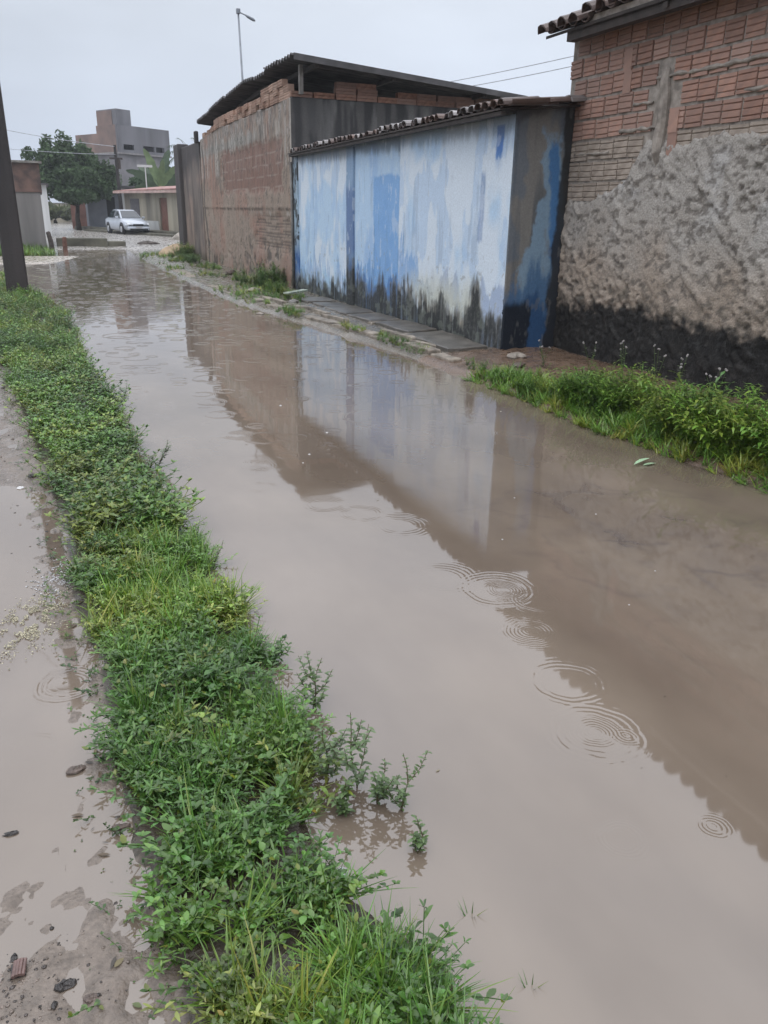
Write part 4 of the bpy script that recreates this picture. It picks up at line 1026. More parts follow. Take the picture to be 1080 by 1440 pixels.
secs = [csec(-2.10, .42, .80, .66), csec(-2.02, .32, .92, .78), csec(-1.6, .26, .96, .83), csec(-1.0, .22, .95, .845), csec(0, .2, .93, .85), csec(.8, .2, .92, .845), csec(1.2, .22, .87, .84), csec(1.7, .25, .79, .81), csec(2.0, .28, .70, .74), csec(2.12, .34, .58, .62)]
link('body', loft(secs).mesh('body', True), m_carp, car)
def gsec(x, z, w, zt=None): return None
cabin = MB(); B_ = [(-1.72, .70), (-.9, .735), (0, .735), (.98, .70)]; T_ = [(-1.12, .52), (-.75, .56), (-.1, .56), (.18, .52)]
zt = [1.38, 1.43, 1.43, 1.38]
for s in (-1, 1):
    for (x, w) in B_: cabin.v.append((x, s * w, .90))
    for (x, w), z in zip(T_, zt): cabin.v.append((x, s * w, z))
f = []
for s, o in ((-1, 0), (1, 8)):
    for i in range(3): q = (o + i, o + i + 1, o + 5 + i, o + 4 + i); f.append(q if s < 0 else q[::-1])
for i in range(3): f.append((4 + i, 5 + i, 13 + i, 12 + i))
f += [(0, 4, 12, 8), (3, 11, 15, 7), (0, 8, 9, 1), (1, 9, 10, 2), (2, 10, 11, 3)]
cabin.f = f
link('cabin', cabin.mesh('cabin'), m_carp, car, bevel=.035)
def lerp(a, b, t): return tuple(x + (y - x) * t for x, y in zip(a, b))
def pane(nm, a, b, c, d, out, ins=(.08, .92, .10, .88)):
    u0, u1, v0, v1 = ins
    f_ = lambda u, v: Vector(lerp(lerp(a, b, u), lerp(d, c, u), v)) + Vector(out) * .012
    q = [f_(u0, v0), f_(u1, v0), f_(u1, v1), f_(u0, v1)]
    return link(nm, MB().prism(q, Vector(out) * .02).mesh(nm), m_glass, car)
pane('windscreen', (.98, -.70, .90), (.98, .70, .90), (.18, .52, 1.38), (.18, -.52, 1.38), (.5, 0, .85), (.05, .95, .08, .92))
pane('rear_window', (-1.72, .70, .90), (-1.72, -.70, .90), (-1.12, -.52, 1.38), (-1.12, .52, 1.38), (-.6, 0, .8))
for s in (-1, 1):
    pane('side_window', (-.36, s * .74, .92), (.90, s * .71, .92), (.14, s * .525, 1.39), (-.36, s * .555, 1.42), (0, s, .3), (.04, .94, .06, .90))
    pane('side_window', (-1.55, s * .71, .92), (-.40, s * .74, .92), (-.40, s * .555, 1.42), (-1.08, s * .53, 1.39), (0, s, .3), (.10, .96, .06, .90))
    link('wing_mirror', MB().box(.62, .74, min(s * .80, s * .98), max(s * .80, s * .98), .92, 1.04).mesh('wing_mirror'), m_carp, car, bevel=.02)
    link('headlight', MB().add([(2.0, s * .42, .54), (2.0, s * .70, .56), (1.86, s * .76, .70), (1.92, s * .42, .70), (2.13, s * .42, .54), (2.09, s * .68, .56), (1.96, s * .75, .70), (2.05, s * .42, .70)],
         [(4, 5, 6, 7), (0, 1, 5, 4), (1, 2, 6, 5), (2, 3, 7, 6), (3, 0, 4, 7)]).mesh('headlight'), m_lens, car)
    for x in (-1.28, 1.30):
        w_ = link('wheel', MB().tube([(x, s * .66, .30), (x, s * .865, .30)], .30, n=20).mesh('wheel'), m_tyre, car, bevel=.03)
        link('rim', MB().tube([(x, s * .85, .30), (x, s * .885, .30)], [.19, .17], n=14).mesh('rim'), m_rim, w_)
        arch = MB().tube([(x, s * .70, .33), (x, s * .853, .33)], .37, n=20)
        link('wheel_arch', arch.mesh('wheel_arch'), m_blk, car)
link('grille', MB().box(2.04, 2.135, -.34, .34, .50, .62).mesh('grille'), m_blk, car, bevel=.02)
link('front_bumper', MB().box(1.98, 2.19, -.72, .72, .26, .46).mesh('front_bumper'), m_carp, car, bevel=.05)
link('air_intake', MB().box(2.1, 2.198, -.58, .58, .27, .35).mesh('air_intake'), m_blk, car)
link('licence_plate', MB().box(2.19, 2.205, -.20, .20, .37, .47).mesh('licence_plate'), m_plate, car)
car.location = (4.95, 55.6, .08); car.rotation_euler = (0, 0, radians(-76)); 
car.scale = (.95, .95, 1.0)

# ------------------------------------------------------------------ vegetation prototypes (all triangles)
m_leaf = vmat('wet_leaves', rough=.30, spec=.6, var=.12, scale=30, bump=0, trans=.16)
m_leaf_far = vmat('tree_leaves', rough=.6, spec=.25, var=.15, scale=3, bump=0, trans=.25)
class TB:
    """triangle soup with one colour factor per vertex (rgb multiplier)"""
    def __init__(s): s.V = []; s.T = []; s.C = []
    def add(s, V, T, c):
        o = len(s.V); s.V += V; s.T += [(a + o, b + o, d + o) for a, b, d in T]; s.C += [c] * len(V)
    def arr(s): return np.array(s.V, float), np.array(s.T, int), np.array(s.C, float)
def frame(d, up=(0, 0, 1)):
    d = Vector(d).normalized(); r = d.cross(Vector(up))
    if r.length < 1e-3: r = Vector((1, 0, 0))
    r.normalize(); return d, r, r.cross(d)
def leaf(tb, p, d, ln, w, c, droop=.35, cup=.15, fine=True):
    d, r, u = frame(d); p = Vector(p)
    if fine:
        prof = [(0, .04), (.22, .75), (.5, 1.0), (.78, .62), (1, .0)]
        M_ = []; Lf = []; Rt = []
        for t, k in prof:
            c_ = p + d * ln * t - Vector((0, 0, 1)) * ln * droop * t * t
            M_.append(c_); Lf.append(c_ + r * w * .5 * k + u * w * cup * k); Rt.append(c_ - r * w * .5 * k + u * w * cup * k)
        V = M_ + Lf[1:4] + Rt[1:4]
        T = [(0, 1, 5), (1, 2, 6), (1, 6, 5), (2, 3, 7), (2, 7, 6), (3, 4, 7), (0, 8, 1), (1, 9, 2), (1, 8, 9), (2, 10, 3), (2, 9, 10), (3, 10, 4)]
        tb.add([tuple(v) for v in V], T, c)
    else:
        a = p; m1 = p + d * ln * .45 - Vector((0, 0, 1)) * ln * droop * .2; b = p + d * ln - Vector((0, 0, 1)) * ln * droop
        tb.add([tuple(a), tuple(m1 + r * w * .5 + u * w * cup), tuple(b), tuple(m1 - r * w * .5 + u * w * cup), tuple(m1)], [(0, 4, 1), (1, 4, 2), (0, 3, 4), (4, 3, 2)], c)
def stemline(tb, pts, r, c):
    pts = [Vector(p) for p in pts]
    for i in range(len(pts) - 1):
        a, b = pts[i], pts[i + 1]; d, s_, u = frame(b - a)
        V = [a + s_ * r, a - s_ * r * .5 + u * r * .87, a - s_ * r * .5 - u * r * .87, b + s_ * r * .7, b - s_ * r * .35 + u * r * .6, b - s_ * r * .35 - u * r * .6]
        tb.add([tuple(v) for v in V], [(0, 1, 4), (0, 4, 3), (1, 2, 5), (1, 5, 4), (2, 0, 3), (2, 3, 5)], c)
def herb(seed, h=.12, ll=.035, lw=.55, nodes=4, lean=.4, fine=True, side=0, pair=2):
    r = random.Random(seed); tb = TB(); a = r.uniform(0, 6.28)
    pts = []
    for i in range(nodes + 1):
        t = i / nodes; pts.append((cos(a) * lean * h * t ** 1.5, sin(a) * lean * h * t ** 1.5, h * t * (1 - .2 * lean * t)))
    stemline(tb, pts, .0016, (.9, .8, .6))
    ph = r.uniform(0, 6.28)
    for i in range(1, nodes + 1):
        k = pair if i < nodes else pair + 2
        for j in range(k):
            q = ph + 2 * pi * j / k + r.uniform(-.4, .4)
            el = r.uniform(.05, .7) if i < nodes else r.uniform(.5, 1.1)
            v = r.uniform(.55, 1.5); c = (v * r.uniform(.9, 1.2), v, v * r.uniform(.8, 1.1))
            if r.random() < .03: c = (1.8, 1.0, .6)
            s_ = ll * r.uniform(.65, 1.2) * (1 if i < nodes else .75)
            leaf(tb, pts[i], (cos(q) * cos(el), sin(q) * cos(el), sin(el)), s_, s_ * lw, c, r.uniform(.1, .5), r.uniform(.05, .22), fine)
        ph += pi / 2
    return tb.arr()
def tuft(seed, n=14, ln=.14, w=.005, arch=.8, seg=4):
    r = random.Random(seed); tb = TB()
    for i in range(n):
        a = r.uniform(0, 6.28); L_ = ln * r.uniform(.5, 1.15); el = r.uniform(.6, 1.45)
        p = Vector((r.uniform(-.012, .012), r.uniform(-.012, .012), 0)); d = Vector((cos(a) * cos(el), sin(a) * cos(el), sin(el)))
        v = r.uniform(.75, 1.3); c = (v * r.uniform(.9, 1.25), v, v * .85)
        if r.random() < .10: c = (2.0, 1.25, 1.2)
        V = []; ww = w * r.uniform(.7, 1.3); side = d.cross(Vector((0, 0, 1))).normalized()
        for k in range(seg + 1):
            t = k / seg; wk = ww * (1 - t ** 1.8) * .5 + .0002
            V += [tuple(p + side * wk), tuple(p - side * wk)]
            p = p + d * L_ / seg; d = (d + Vector((0, 0, -1)) * arch * r.uniform(.6, 1.2) / seg).normalized()
        T = []
        for k in range(seg): o = 2 * k; T += [(o, o + 1, o + 3), (o, o + 3, o + 2)]
        tb.add(V, T, c)
    return tb.arr()
def scatter(name, protos, X, Y, Z, S, colr, m, tilt=.25, parent=None, loc=None, seed=1):
    """instances with random yaw and tilt, colour per instance (N,3); returns one mesh object"""
    r = np.random.RandomState(seed); N = len(X); pid = r.randint(0, len(protos), N)
    yaw = r.uniform(0, 2 * pi, N); tx = r.normal(0, tilt, N); ty = r.normal(0, tilt, N)
    AV = []; AT = []; AC = []; off = 0
    for k, (V, T, C) in enumerate(protos):
        I = np.where(pid == k)[0]
        if not len(I): continue
        c, s = np.cos(yaw[I])[:, None], np.sin(yaw[I])[:, None]
        x = V[None, :, 0] * c - V[None, :, 1] * s; y = V[None, :, 0] * s + V[None, :, 1] * c; z = V[None, :, 2] + 0 * x
        x, z = x + z * np.sin(tx[I])[:, None], z * np.cos(tx[I])[:, None]
        y = y + z * np.sin(ty[I])[:, None]
        sc_ = S[I][:, None]
        P = np.stack([x * sc_ + X[I][:, None], y * sc_ + Y[I][:, None], z * sc_ + Z[I][:, None]], -1)
        AV.append(P.reshape(-1, 3)); AC.append((colr[I][:, None, :] * C[None]).reshape(-1, 3))
        AT.append((T[None] + (np.arange(len(I)) * len(V))[:, None, None] + off).reshape(-1, 3)); off += len(I) * len(V)
    me = mesh_np(name, np.concatenate(AV), np.concatenate(AT), np.concatenate(AC))
    return link(name, me, m, parent, loc=loc)

# ---- the verge between path and flood
def sample_verge(n, y0, y1, seed, spill=.05):
    r = np.random.RandomState(seed); y = r.uniform(y0, y1, n)
    a = lb(y) + .06 + (fbm(0 * y + 3, y * 5, 88, 3) - .5) * .24 - spill; b = rb(y) - .075 + (fbm(0 * y + 9, y * 6, 89, 3) - .5) * .20 + spill * .8
    x = a + (b - a) * r.uniform(0, 1, n)
    # bites where the flood or the path comes in
    keep = (fbm(x * 9, y * 9, 90, 3) > .50) | (r.uniform(0, 1, n) < .09)
    keep &= ~(((x - .52) ** 2 + ((y - 2.55) * 1.0) ** 2 < .055 ** 2))
    keep &= ~(((x - .02) ** 2 / .12 ** 2 + (y - 1.72) ** 2 / .13 ** 2 < 1) & (r.uniform(0, 1, n) < .8))
    return x[keep], y[keep]
def green(x, y, r, yel=.5):
    n = fbm(x * 2.3, y * 1.6, 91, 3); n2 = fbm(x * 6, y * 6, 92, 3)
    dk = np.array((.038, .105, .018)); md = np.array((.112, .228, .036)); yl = np.array((.30, .31, .075)); bl = np.array((.095, .20, .05))
    c = mixc(dk, md, ss(.35, .6, n)); c = mixc(c, yl, .6 * yel * ss(.5, .7, n2)); c = mixc(c, bl, .5 * ss(.55, .4, n2))
    return c * r.uniform(.8, 1.25, len(x))[:, None]
hz_ = lambda x, y: height(x, y)
r = np.random.RandomState(5)
pfine = [herb(k, h=.045 + .03 * (k % 3), ll=.019 + .005 * (k % 3), lw=.42 + .08 * (k % 3), nodes=3 + k % 3, lean=1.0) for k in range(12)]
pbig = [herb(40 + k, h=.07 + .02 * (k % 2), ll=.034, lw=.55, nodes=3, lean=.8) for k in range(8)]
pnar = [herb(60 + k, h=.07 + .02 * (k % 3), ll=.024 + .007 * (k % 3), lw=.16 + .05 * (k % 3), nodes=5 + k % 3, lean=.8, pair=2) for k in range(9)]
pcoarse = [herb(80 + k, h=.08, ll=.030, lw=.4, nodes=3, lean=.9, fine=False, pair=3) for k in range(8)]
ptuft = [tuft(k, n=14, ln=.10 + .02 * (k % 3), w=.0045) for k in range(8)]
ptuft_far = [tuft(20 + k, n=10, ln=.13, w=.008, seg=3) for k in range(6)]
x, y = sample_verge(11000, .25, 4.2, 21)
zone = fbm(x * 3, y * 2.2, 95, 3) + .35 * ss(1.9, 1.4, y) - .25 * ss(.25, .0, np.abs(y - 2.9) - .45)
big = (zone > .68) & (r.uniform(0, 1, len(x)) < .45)
near = ~big
z = hz_(x, y)
z = np.maximum(z, -.02)
mound = (.03 + .05 * fbm(x * 4, y * 4, 96, 3)) * 1.0
def lift(x, y): return np.maximum(hz_(x, y), -.03) + .085 * 1.25 * np.clip(fbm(x * 6, y * 6, 97, 3) - .38, 0, 1) * r.uniform(0, 1, len(x)) ** .7
SZ = lambda x, y: (.42 + .85 * fbm(x * 2.5, y * 2.5, 98, 3)) * r.uniform(.7, 1.25, len(x))
nr = near & (r.uniform(0, 1, len(x)) < .36 + .3 * (fbm(x * 2, y * 2, 93, 2) > .55))
tag(scatter('creeping_weeds', pfine, x[nr], y[nr], lift(x[nr], y[nr]), SZ(x[nr], y[nr]), green(x[nr], y[nr], r), m_leaf, .35, loc=(.3, 2, 0), seed=3), kind='stuff')
nb_ = near & ~nr
tag(scatter('narrow_leaved_weeds', pnar, x[nb_], y[nb_], lift(x[nb_], y[nb_]), SZ(x[nb_], y[nb_]), green(x[nb_], y[nb_], r, .8), m_leaf, .5, loc=(.3, 2, 0), seed=4), kind='stuff')
tag(scatter('broad_leaved_weeds', pbig, x[big], y[big], lift(x[big], y[big]) + .015, SZ(x[big], y[big]) * .95, green(x[big], y[big], r, .35), m_leaf, .3, loc=(.3, 1.6, 0), seed=5), kind='stuff')
x, y = sample_verge(5200, .25, 4.4, 22, .03)
gz = fbm(x * 2.5, y * 2, 99, 3) + .25 * ss(.3, .0, np.abs(y - 2.85) - .5)
k = (gz > .47) | (r.uniform(0, 1, len(x)) < .35); x, y = x[k], y[k]
tag(scatter('verge_grass', ptuft, x, y, np.maximum(hz_(x, y), -.02), r.uniform(.6, 1.35, len(x)), green(x, y, r, .35) * 1.1, m_leaf, .3, loc=(.3, 2, 0), seed=6), kind='stuff')
x, y = sample_verge(14000, 4.0, 19, 23)
k = r.uniform(0, 1, len(x)) < np.interp(y, [4, 7, 12, 19], [1, .75, .5, .4]); x, y = x[k], y[k]
tag(scatter('distant_verge_weeds', pcoarse, x, y, lift(x, y), (1.0 + .9 * fbm(x * 1.5, y * 1.5, 98, 3)) * r.uniform(.7, 1.4, len(x)), green(x, y, r, .6), m_leaf, .4, loc=(0, 9, 0), seed=7), kind='stuff')
x, y = sample_verge(7500, 4.0, 24, 24)
tag(scatter('distant_verge_grass', ptuft_far, x, y, np.maximum(hz_(x, y), 0), (.72 + .022 * (y - 4)) * r.uniform(.6, 1.3, len(x)), green(x, y, r, .8), m_leaf, .3, loc=(0, 9, 0), seed=8), kind='stuff')
# soggy bits along the path edge
x = None
yy_ = r.uniform(1.2, 9, 500); xx_ = lb(yy_) - np.abs(r.normal(0, .07, 500)) - .01
tag(scatter('path_edge_weeds', pfine, xx_, yy_, np.maximum(hz_(xx_, yy_), -.01) - .01, r.uniform(.3, .65, 500), green(xx_, yy_, r) * .6, m_leaf, .7, loc=(0, 4, 0), seed=9), kind='stuff')

# ---- right bank weeds: bushy in front of the brick house
def bushy(seed, h=.34, n=9):
    r2 = random.Random(seed); tb = TB()
    for s in range(n):
        a = r2.uniform(0, 6.28); H_ = h * r2.uniform(.5, 1.1); le = r2.uniform(.15, .7)
        pts = [(cos(a) * le * H_ * t ** 1.4, sin(a) * le * H_ * t ** 1.4, H_ * t) for t in (0, .25, .5, .75, 1)]
        stemline(tb, pts, .003, (.9, .9, .6)); ph = r2.uniform(0, 6)
        for i in range(11):
            t = .15 + .85 * i / 10; k = min(3, int(t * 4)); p = Vector(pts[k]).lerp(Vector(pts[k + 1]), t * 4 - k)
            for j in range(2):
                q = ph + pi * j; el = r2.uniform(-.1, .7); v = r2.uniform(.7, 1.3); l_ = r2.uniform(.04, .075)
                c = (v * r2.uniform(.9, 1.3), v, v * .85) if r2.random() > .025 else (1.7, 1.0, .6)
                leaf(tb, p, (cos(q) * cos(el), sin(q) * cos(el), sin(el)), l_, l_ * r2.uniform(.22, .42), c, r2.uniform(.1, .6), .1, False)
            ph += 2.0
    return tb.arr()
pb = [bushy(k) for k in range(7)]
n = 520
y = r.uniform(2.2, 8.0, n); x = wr(y) + .08 + np.abs(r.normal(0, .30, n)) * np.interp(y, [2, 6, 8], [1.3, 1, .35])
k = (x < 5.4) & ((fbm(x * 3, y * 3, 101, 3) > .43)) & (r.uniform(0, 1, n) < np.interp(y, [5.2, 6.4, 7, 8], [.9, .45, .2, .08])); x, y = x[k], y[k]
S = (.55 + .75 * fbm(x * 1.6, y * 1.6, 102, 3)) * np.interp(y, [2, 5.0, 6.2, 7, 8], [1.2, 1.0, .66, .42, .3]) * r.uniform(.7, 1.15, len(x))
gg = green(x, y, r, .4); gg = gg * 1.1
tag(scatter('bank_weeds', pb, x, y, np.maximum(hz_(x, y), 0) - .01, S, gg, m_leaf, .25, loc=(4.5, 5, 0), seed=10), kind='stuff')
n = 1300
y = r.uniform(2.2, 7.2, n); x = wr(y) + r.uniform(-.05, .45, n) ** 1.0
tag(scatter('bank_grass', ptuft_far, x, y, np.maximum(hz_(x, y), -.01), r.uniform(.6, 1.3, n), green(x, y, r, .9) * 1.1, m_leaf, .4, loc=(4.2, 5, 0), seed=11), kind='stuff')
# further along: thin grass on pavement joints and at the foot of the brown house
n = 2600
y = r.uniform(8.2, 31, n); x = wr(y) + .05 + r.uniform(0, 1, n) * np.where(y < 14.2, .24, 1.35)
g_ = fbm(x * 2.2, y * 1.1, 103, 3); k = (g_ > np.where(y < 14.2, .44, .50)); k &= (x < np.where(y < 16.5, 4.7, 4.62)); x, y = x[k], y[k]
tag(scatter('pavement_grass', ptuft_far, x, y, hz_(x, y) + np.where(y < 14.2, .03, 0), r.uniform(.5, 1.25, len(x)) * np.interp(y, [8, 14, 30], [.6, .9, 1.3]), green(x, y, r, .7), m_leaf, .4, loc=(3.8, 18, 0), seed=12), kind='stuff')
n = 420
y = r.uniform(14, 30, n); x = 4.0 + r.uniform(0, .6, n) - .02 * (y - 14); k = fbm(x * 2, y * .9, 104, 3) > .54; x, y = x[k], y[k]
tag(scatter('wall_foot_weeds', pb, x, y, hz_(x, y) - .01, r.uniform(.3, .8, len(x)), green(x, y, r, .5) * .9, m_leaf, .3, loc=(4.2, 20, 0), seed=13), kind='stuff')
# a leafier plant at the foot of the brown wall
for (px, py, s_, lab) in ((4.35, 17.4, 1.15, 'rounded leafy weed against the brown wall near the blue corner'), (4.3, 28.3, 1.25, 'light green weed clump at the foot of the dark pillar wall')):
    n = 16; x = px + r.normal(0, .16, n); y = py + r.normal(0, .3, n)
    tag(scatter('weed_clump', pb, x, y, hz_(x, y), r.uniform(.7, 1.1, n) * s_, green(x, y, r, .4) * .95, m_leaf, .2, loc=(px, py, 0), seed=14), lab, 'weed')
# left far lawn
n = 1500; y = r.uniform(31.5, 36, n); x = r.uniform(-4, .25, n) - (y - 31) * .02
tag(scatter('far_lawn', ptuft_far, x, y, hz_(x, y), r.uniform(1.3, 3.2, n), green(x, y, r, .3), m_leaf, .3, loc=(-1.5, 34, 0), seed=15), kind='stuff')

# tall flowering weeds with pale heads in front of the black band
m_flower = mat('pale_flower_head', (.30, .28, .27), rough=.7, var=.2)
m_stem = mat('green_stem', (.10, .16, .05), rough=.5, var=.3)
def flower_weed(x, y, h, seed, label):
    r2 = random.Random(seed); t_ = thing('flowering_weed', label, 'weed', (x, y, hz(x, y)), 'pale headed weeds by the black wall foot')
    z0 = hz(x, y); st = MB(); heads = []
    tb = TB()
    for s in range(r2.randint(3, 5)):
        a = r2.uniform(0, 6.28); H_ = h * r2.uniform(.65, 1.05); le = r2.uniform(.1, .35)
        pts = [(x + cos(a) * le * H_ * t ** 1.5, y + sin(a) * le * H_ * t ** 1.5, z0 + H_ * t) for t in (0, .3, .6, 1)]
        st.tube(pts, [.003, .0025, .002, .0014], n=4); heads.append(pts[-1])
        for i in range(8):
            t = .1 + .75 * i / 7; k = min(2, int(t * 3)); p = Vector(pts[k]).lerp(Vector(pts[k + 1]), t * 3 - k); q = r2.uniform(0, 6.28)
            l_ = r2.uniform(.03, .06); leaf(tb, p, (cos(q), sin(q), .5), l_, l_ * .35, (1, 1, 1), .3, .1, False)
    link('stem', st.mesh('stem'), m_stem, t_)
    V, T, C = tb.arr(); link('foliage', mesh_np('foliage', V, T, C * np.array((.11, .17, .06))), m_leaf, t_)
    for hd in heads:
        m = MB(); 
        for i in range(3):
            q = Vector(hd) + Vector((r2.uniform(-.008, .008), r2.uniform(-.008, .008), r2.uniform(-.004, .008)))
            m.tube([q - Vector((0, 0, .008)), q, q + Vector((0, 0, .008))], [.004, .009, .003], n=6)
        link('flower_head', m.mesh('flower_head'), m_flower, t_)
for i, (x, y, h, lab) in enumerate(((5.0, 5.75, .50, 'tallest pale headed weed standing before the black wall band'), (4.95, 6.15, .40, 'pale headed weed left of the tallest one, at the black band'), (4.9, 6.6, .34, 'short pale headed weed nearest the reddish soil patch'),
                                   (4.9, 5.35, .45, 'pale headed weed just right of the tallest one'), (4.95, 4.95, .40, 'pale headed weed at the right photo edge below the black band'), (4.75, 7.2, .26, 'lone small pale headed weed by the blue end face'))):
    flower_weed(x, y, h, 70 + i, lab)

# seedlings standing in the water at the verge tip
def seedling(x, y, h, seed, label, lean=(0, 0), nb=4, ll=.02):
    r2 = random.Random(seed); t_ = thing('seedling', label, 'plant', (x, y, -.03)); st = MB(); tb = TB()
    main = [(x + lean[0] * t ** 1.3 + .008 * sin(t * 7 + seed), y + lean[1] * t ** 1.3 + .006 * cos(t * 6), -.03 + (h + .03) * t) for t in (0, .2, .4, .6, .8, 1)]
    st.tube(main, [.003, .0028, .0025, .002, .0016, .001], n=5); lines = [(main, 1)]
    for b_ in range(nb):
        t = .2 + .6 * b_ / max(1, nb); k = int(t * 5); p = Vector(main[k]); a = r2.uniform(0, 6.28); L_ = h * r2.uniform(.25, .5)
        pts = [p, p + Vector((cos(a), sin(a), .9)) * L_ * .5, p + Vector((cos(a) * .9, sin(a) * .9, 1.3)) * L_ * .95]
        st.tube(pts, [.0018, .0014, .0008], n=4); lines.append((pts, .6))
    for pts, w in lines:
        n_ = int(24 * w) + 5
        for i in range(n_):
            t = .15 + .85 * i / n_; f_ = t * (len(pts) - 1); k = min(len(pts) - 2, int(f_)); p = Vector(pts[k]).lerp(Vector(pts[k + 1]), f_ - k)
            if p.z < .005: continue
            q = i * 2.4 + r2.uniform(-.3, .3); l_ = 1.35 * ll * r2.uniform(.6, 1.3) * (1.2 - .5 * t); v = r2.uniform(.8, 1.25)
            leaf(tb, p, (cos(q), sin(q), r2.uniform(.1, .9)), l_, l_ * .4, (v * 1.1, v, v), .3, .1, True)
    link('stem', st.mesh('stem'), mat_reds, t_)
    V, T, C = tb.arr(); link('foliage', mesh_np('foliage', V, T, C * np.array((.085, .15, .055))), m_leaf, t_)
mat_reds = mat('brownish_stem', (.10, .085, .045), rough=.5, var=.3)
seedling(.665, 1.80, .24, 1, 'tallest leafy seedling standing in the flood off the verge, middle of the row', (-.01, .04), 6)
seedling(.70, 1.72, .15, 2, 'bushy green seedling in the flood right beside the tallest one', (.02, 0), 5)
seedling(.76, 1.66, .16, 3, 'sparse reddish seedling furthest out in the flood', (.02, .05), 4, .016)
seedling(.735, 1.50, .10, 4, 'small forked seedling in the flood nearest the viewer', (.01, .03), 2, .02)
seedling(.60, 1.88, .17, 5, 'dense green seedling at the water line left of the tallest one', (0, .02), 6)
seedling(.66, 2.24, .17, 6, 'branching seedling overhanging the flood where the verge narrows', (.05, .03), 6)
seedling(.60, 1.72, .11, 7, 'low seedling between the verge and the tallest seedling', (.0, .0), 4)
seedling(.56, 3.50, .12, 8, 'dark twiggy seedling leaning over the flood halfway along the verge', (.06, .04), 2, .014)
seedling(.52, 5.2, .18, 9, 'dark seedling at the water edge with a drooping head, further back', (.08, .02), 4, .025)
seedling(.44, 7.1, .2, 10, 'dark leafy seedling on the far water edge of the verge', (.08, .0), 5, .03)
# grass stalks poking from the water at the lower right of the verge
V, T, C = tuft(301, n=7, ln=.06, w=.0035, arch=.4)
for (x, y, s_, lab) in ((.80, 1.06, 1.0, 'thin grass shoots rising from the flood at the bottom of the photo'), (.765, 1.28, 1.1, 'faint grass shoots in the flood just off the verge tip')):
    tag(link('grass_shoot', mesh_np('grass_shoot', V * s_ * .75 + np.array((x, y, -.012)), T, C * np.array((.09, .16, .06))), m_leaf, None, loc=(x, y, 0)), lab, 'grass')

# ------------------------------------------------------------------ tree
def blob_tree(name, label, base, trunk_h, blobs, leafsize, per_m3, c0, seed, trunk_r=.16):
    r2 = np.random.RandomState(seed); t_ = thing(name, label, 'tree', base)
    bx_, by_, bz_ = base; m = MB()
    top = (bx_ + .1, by_, bz_ + trunk_h)
    m.tube([(bx_ + .05, by_, bz_ - .1), (bx_, by_, bz_ + trunk_h * .5), top], [trunk_r * 1.25, trunk_r, trunk_r * .8], n=9)
    for (cx, cy, cz, rr_, rz2) in blobs:
        c_ = Vector((cx, cy, cz)); mid = Vector(top).lerp(c_, .5) - Vector((0, 0, .15))
        m.tube([top, mid, c_], [trunk_r * .5, trunk_r * .3, trunk_r * .1], n=6)
    link('trunk', m.mesh('trunk', True), m_bark, t_)
    P = []
    for (cx, cy, cz, rr_, rz2) in blobs:
        n_ = int(per_m3 * rr_ * rr_ * rz2 * 4)
        d = r2.normal(size=(n_, 3)); d /= np.linalg.norm(d, axis=1)[:, None]
        q = d * (r2.uniform(0, 1, n_) ** .38)[:, None]
        q *= (1 + .35 * (fbm(d[:, 0] * 2.5 + cx * 3, d[:, 1] * 2.5 + d[:, 2] * 2, seed, 3) - .5) * 2)[:, None]
        P.append(q * np.array((rr_, rr_, rz2)) + np.array((cx, cy, cz)))
    P = np.concatenate(P); n_ = len(P)
    k = fbm(P[:, 0] * 2.2, P[:, 2] * 2.2 + P[:, 1] * 1.5, seed + 3, 3) > .33; P = P[k]; n_ = len(P)
    a = r2.normal(size=(n_, 3)); a /= np.linalg.norm(a, axis=1)[:, None]; b = np.cross(a, r2.normal(size=(n_, 3))); b /= np.linalg.norm(b, axis=1)[:, None]
    s_ = leafsize * r2.uniform(.6, 1.4, n_)[:, None]
    V = np.stack([P - a * s_, P + b * s_ * .5, P + a * s_, P - b * s_ * .5], 1).reshape(-1, 3)
    T = np.arange(n_ * 4).reshape(-1, 4)
    cn = fbm(P[:, 0] * 1.1, P[:, 2] * 1.3, seed + 5, 3)
    C = np.array(c0) * (.7 + .6 * cn)[:, None] * r2.uniform(.75, 1.3, n_)[:, None]
    link('crown', mesh_np('crown', V, T, np.repeat(C, 4, 0)), m_leaf_far, t_)
m_bark = mat('dark_bark', (.055, .045, .038), rough=.85, var=.4, scale=6, bump=.6, bscale=20)
blob_tree('street_tree', 'round dense green tree on the far street before the tall building', (2.35, 64, 0), 1.7,
          [(2.2, 64, 3.4, 1.9, 1.4), (.8, 64, 3.3, 1.3, 1.0), (3.9, 64.3, 3.2, 1.6, 1.15), (1.4, 64, 4.7, 1.3, 1.0), (3.0, 64.5, 4.5, 1.3, 1.0), (2.0, 64, 5.7, .6, .75), (.9, 64, 5.5, .5, .7), (.1, 64, 3.9, .8, .7), (3.0, 64, 5.3, .6, .6), (-.3, 64, 4.9, .5, .5), (4.6, 64, 3.9, .9, .7), (2.2, 63.2, 2.4, 1.4, .6), (-.2, 64.2, 2.8, .7, .5)],
          .13, 520, (.070, .115, .052), 3)
blob_tree('garden_tree', 'darker green foliage between the unfinished building and the banana plant', (8.4, 70, 0), 2.2, [(8.3, 70, 3.3, 1.6, 1.2), (10.2, 71, 3.4, 1.6, 1.4), (7.4, 70, 3.0, .9, .8)], .15, 330, (.045, .085, .035), 8)
blob_tree('far_bush', 'dull green bushes beyond the grassy plot under the street tree', (1.2, 90, 0), .6, [(0.2, 90, 1.2, 1.8, .9), (3.2, 91, 1.1, 1.8, .8), (-2.5, 92, 1.4, 1.8, 1.1)], .2, 150, (.11, .13, .06), 9)
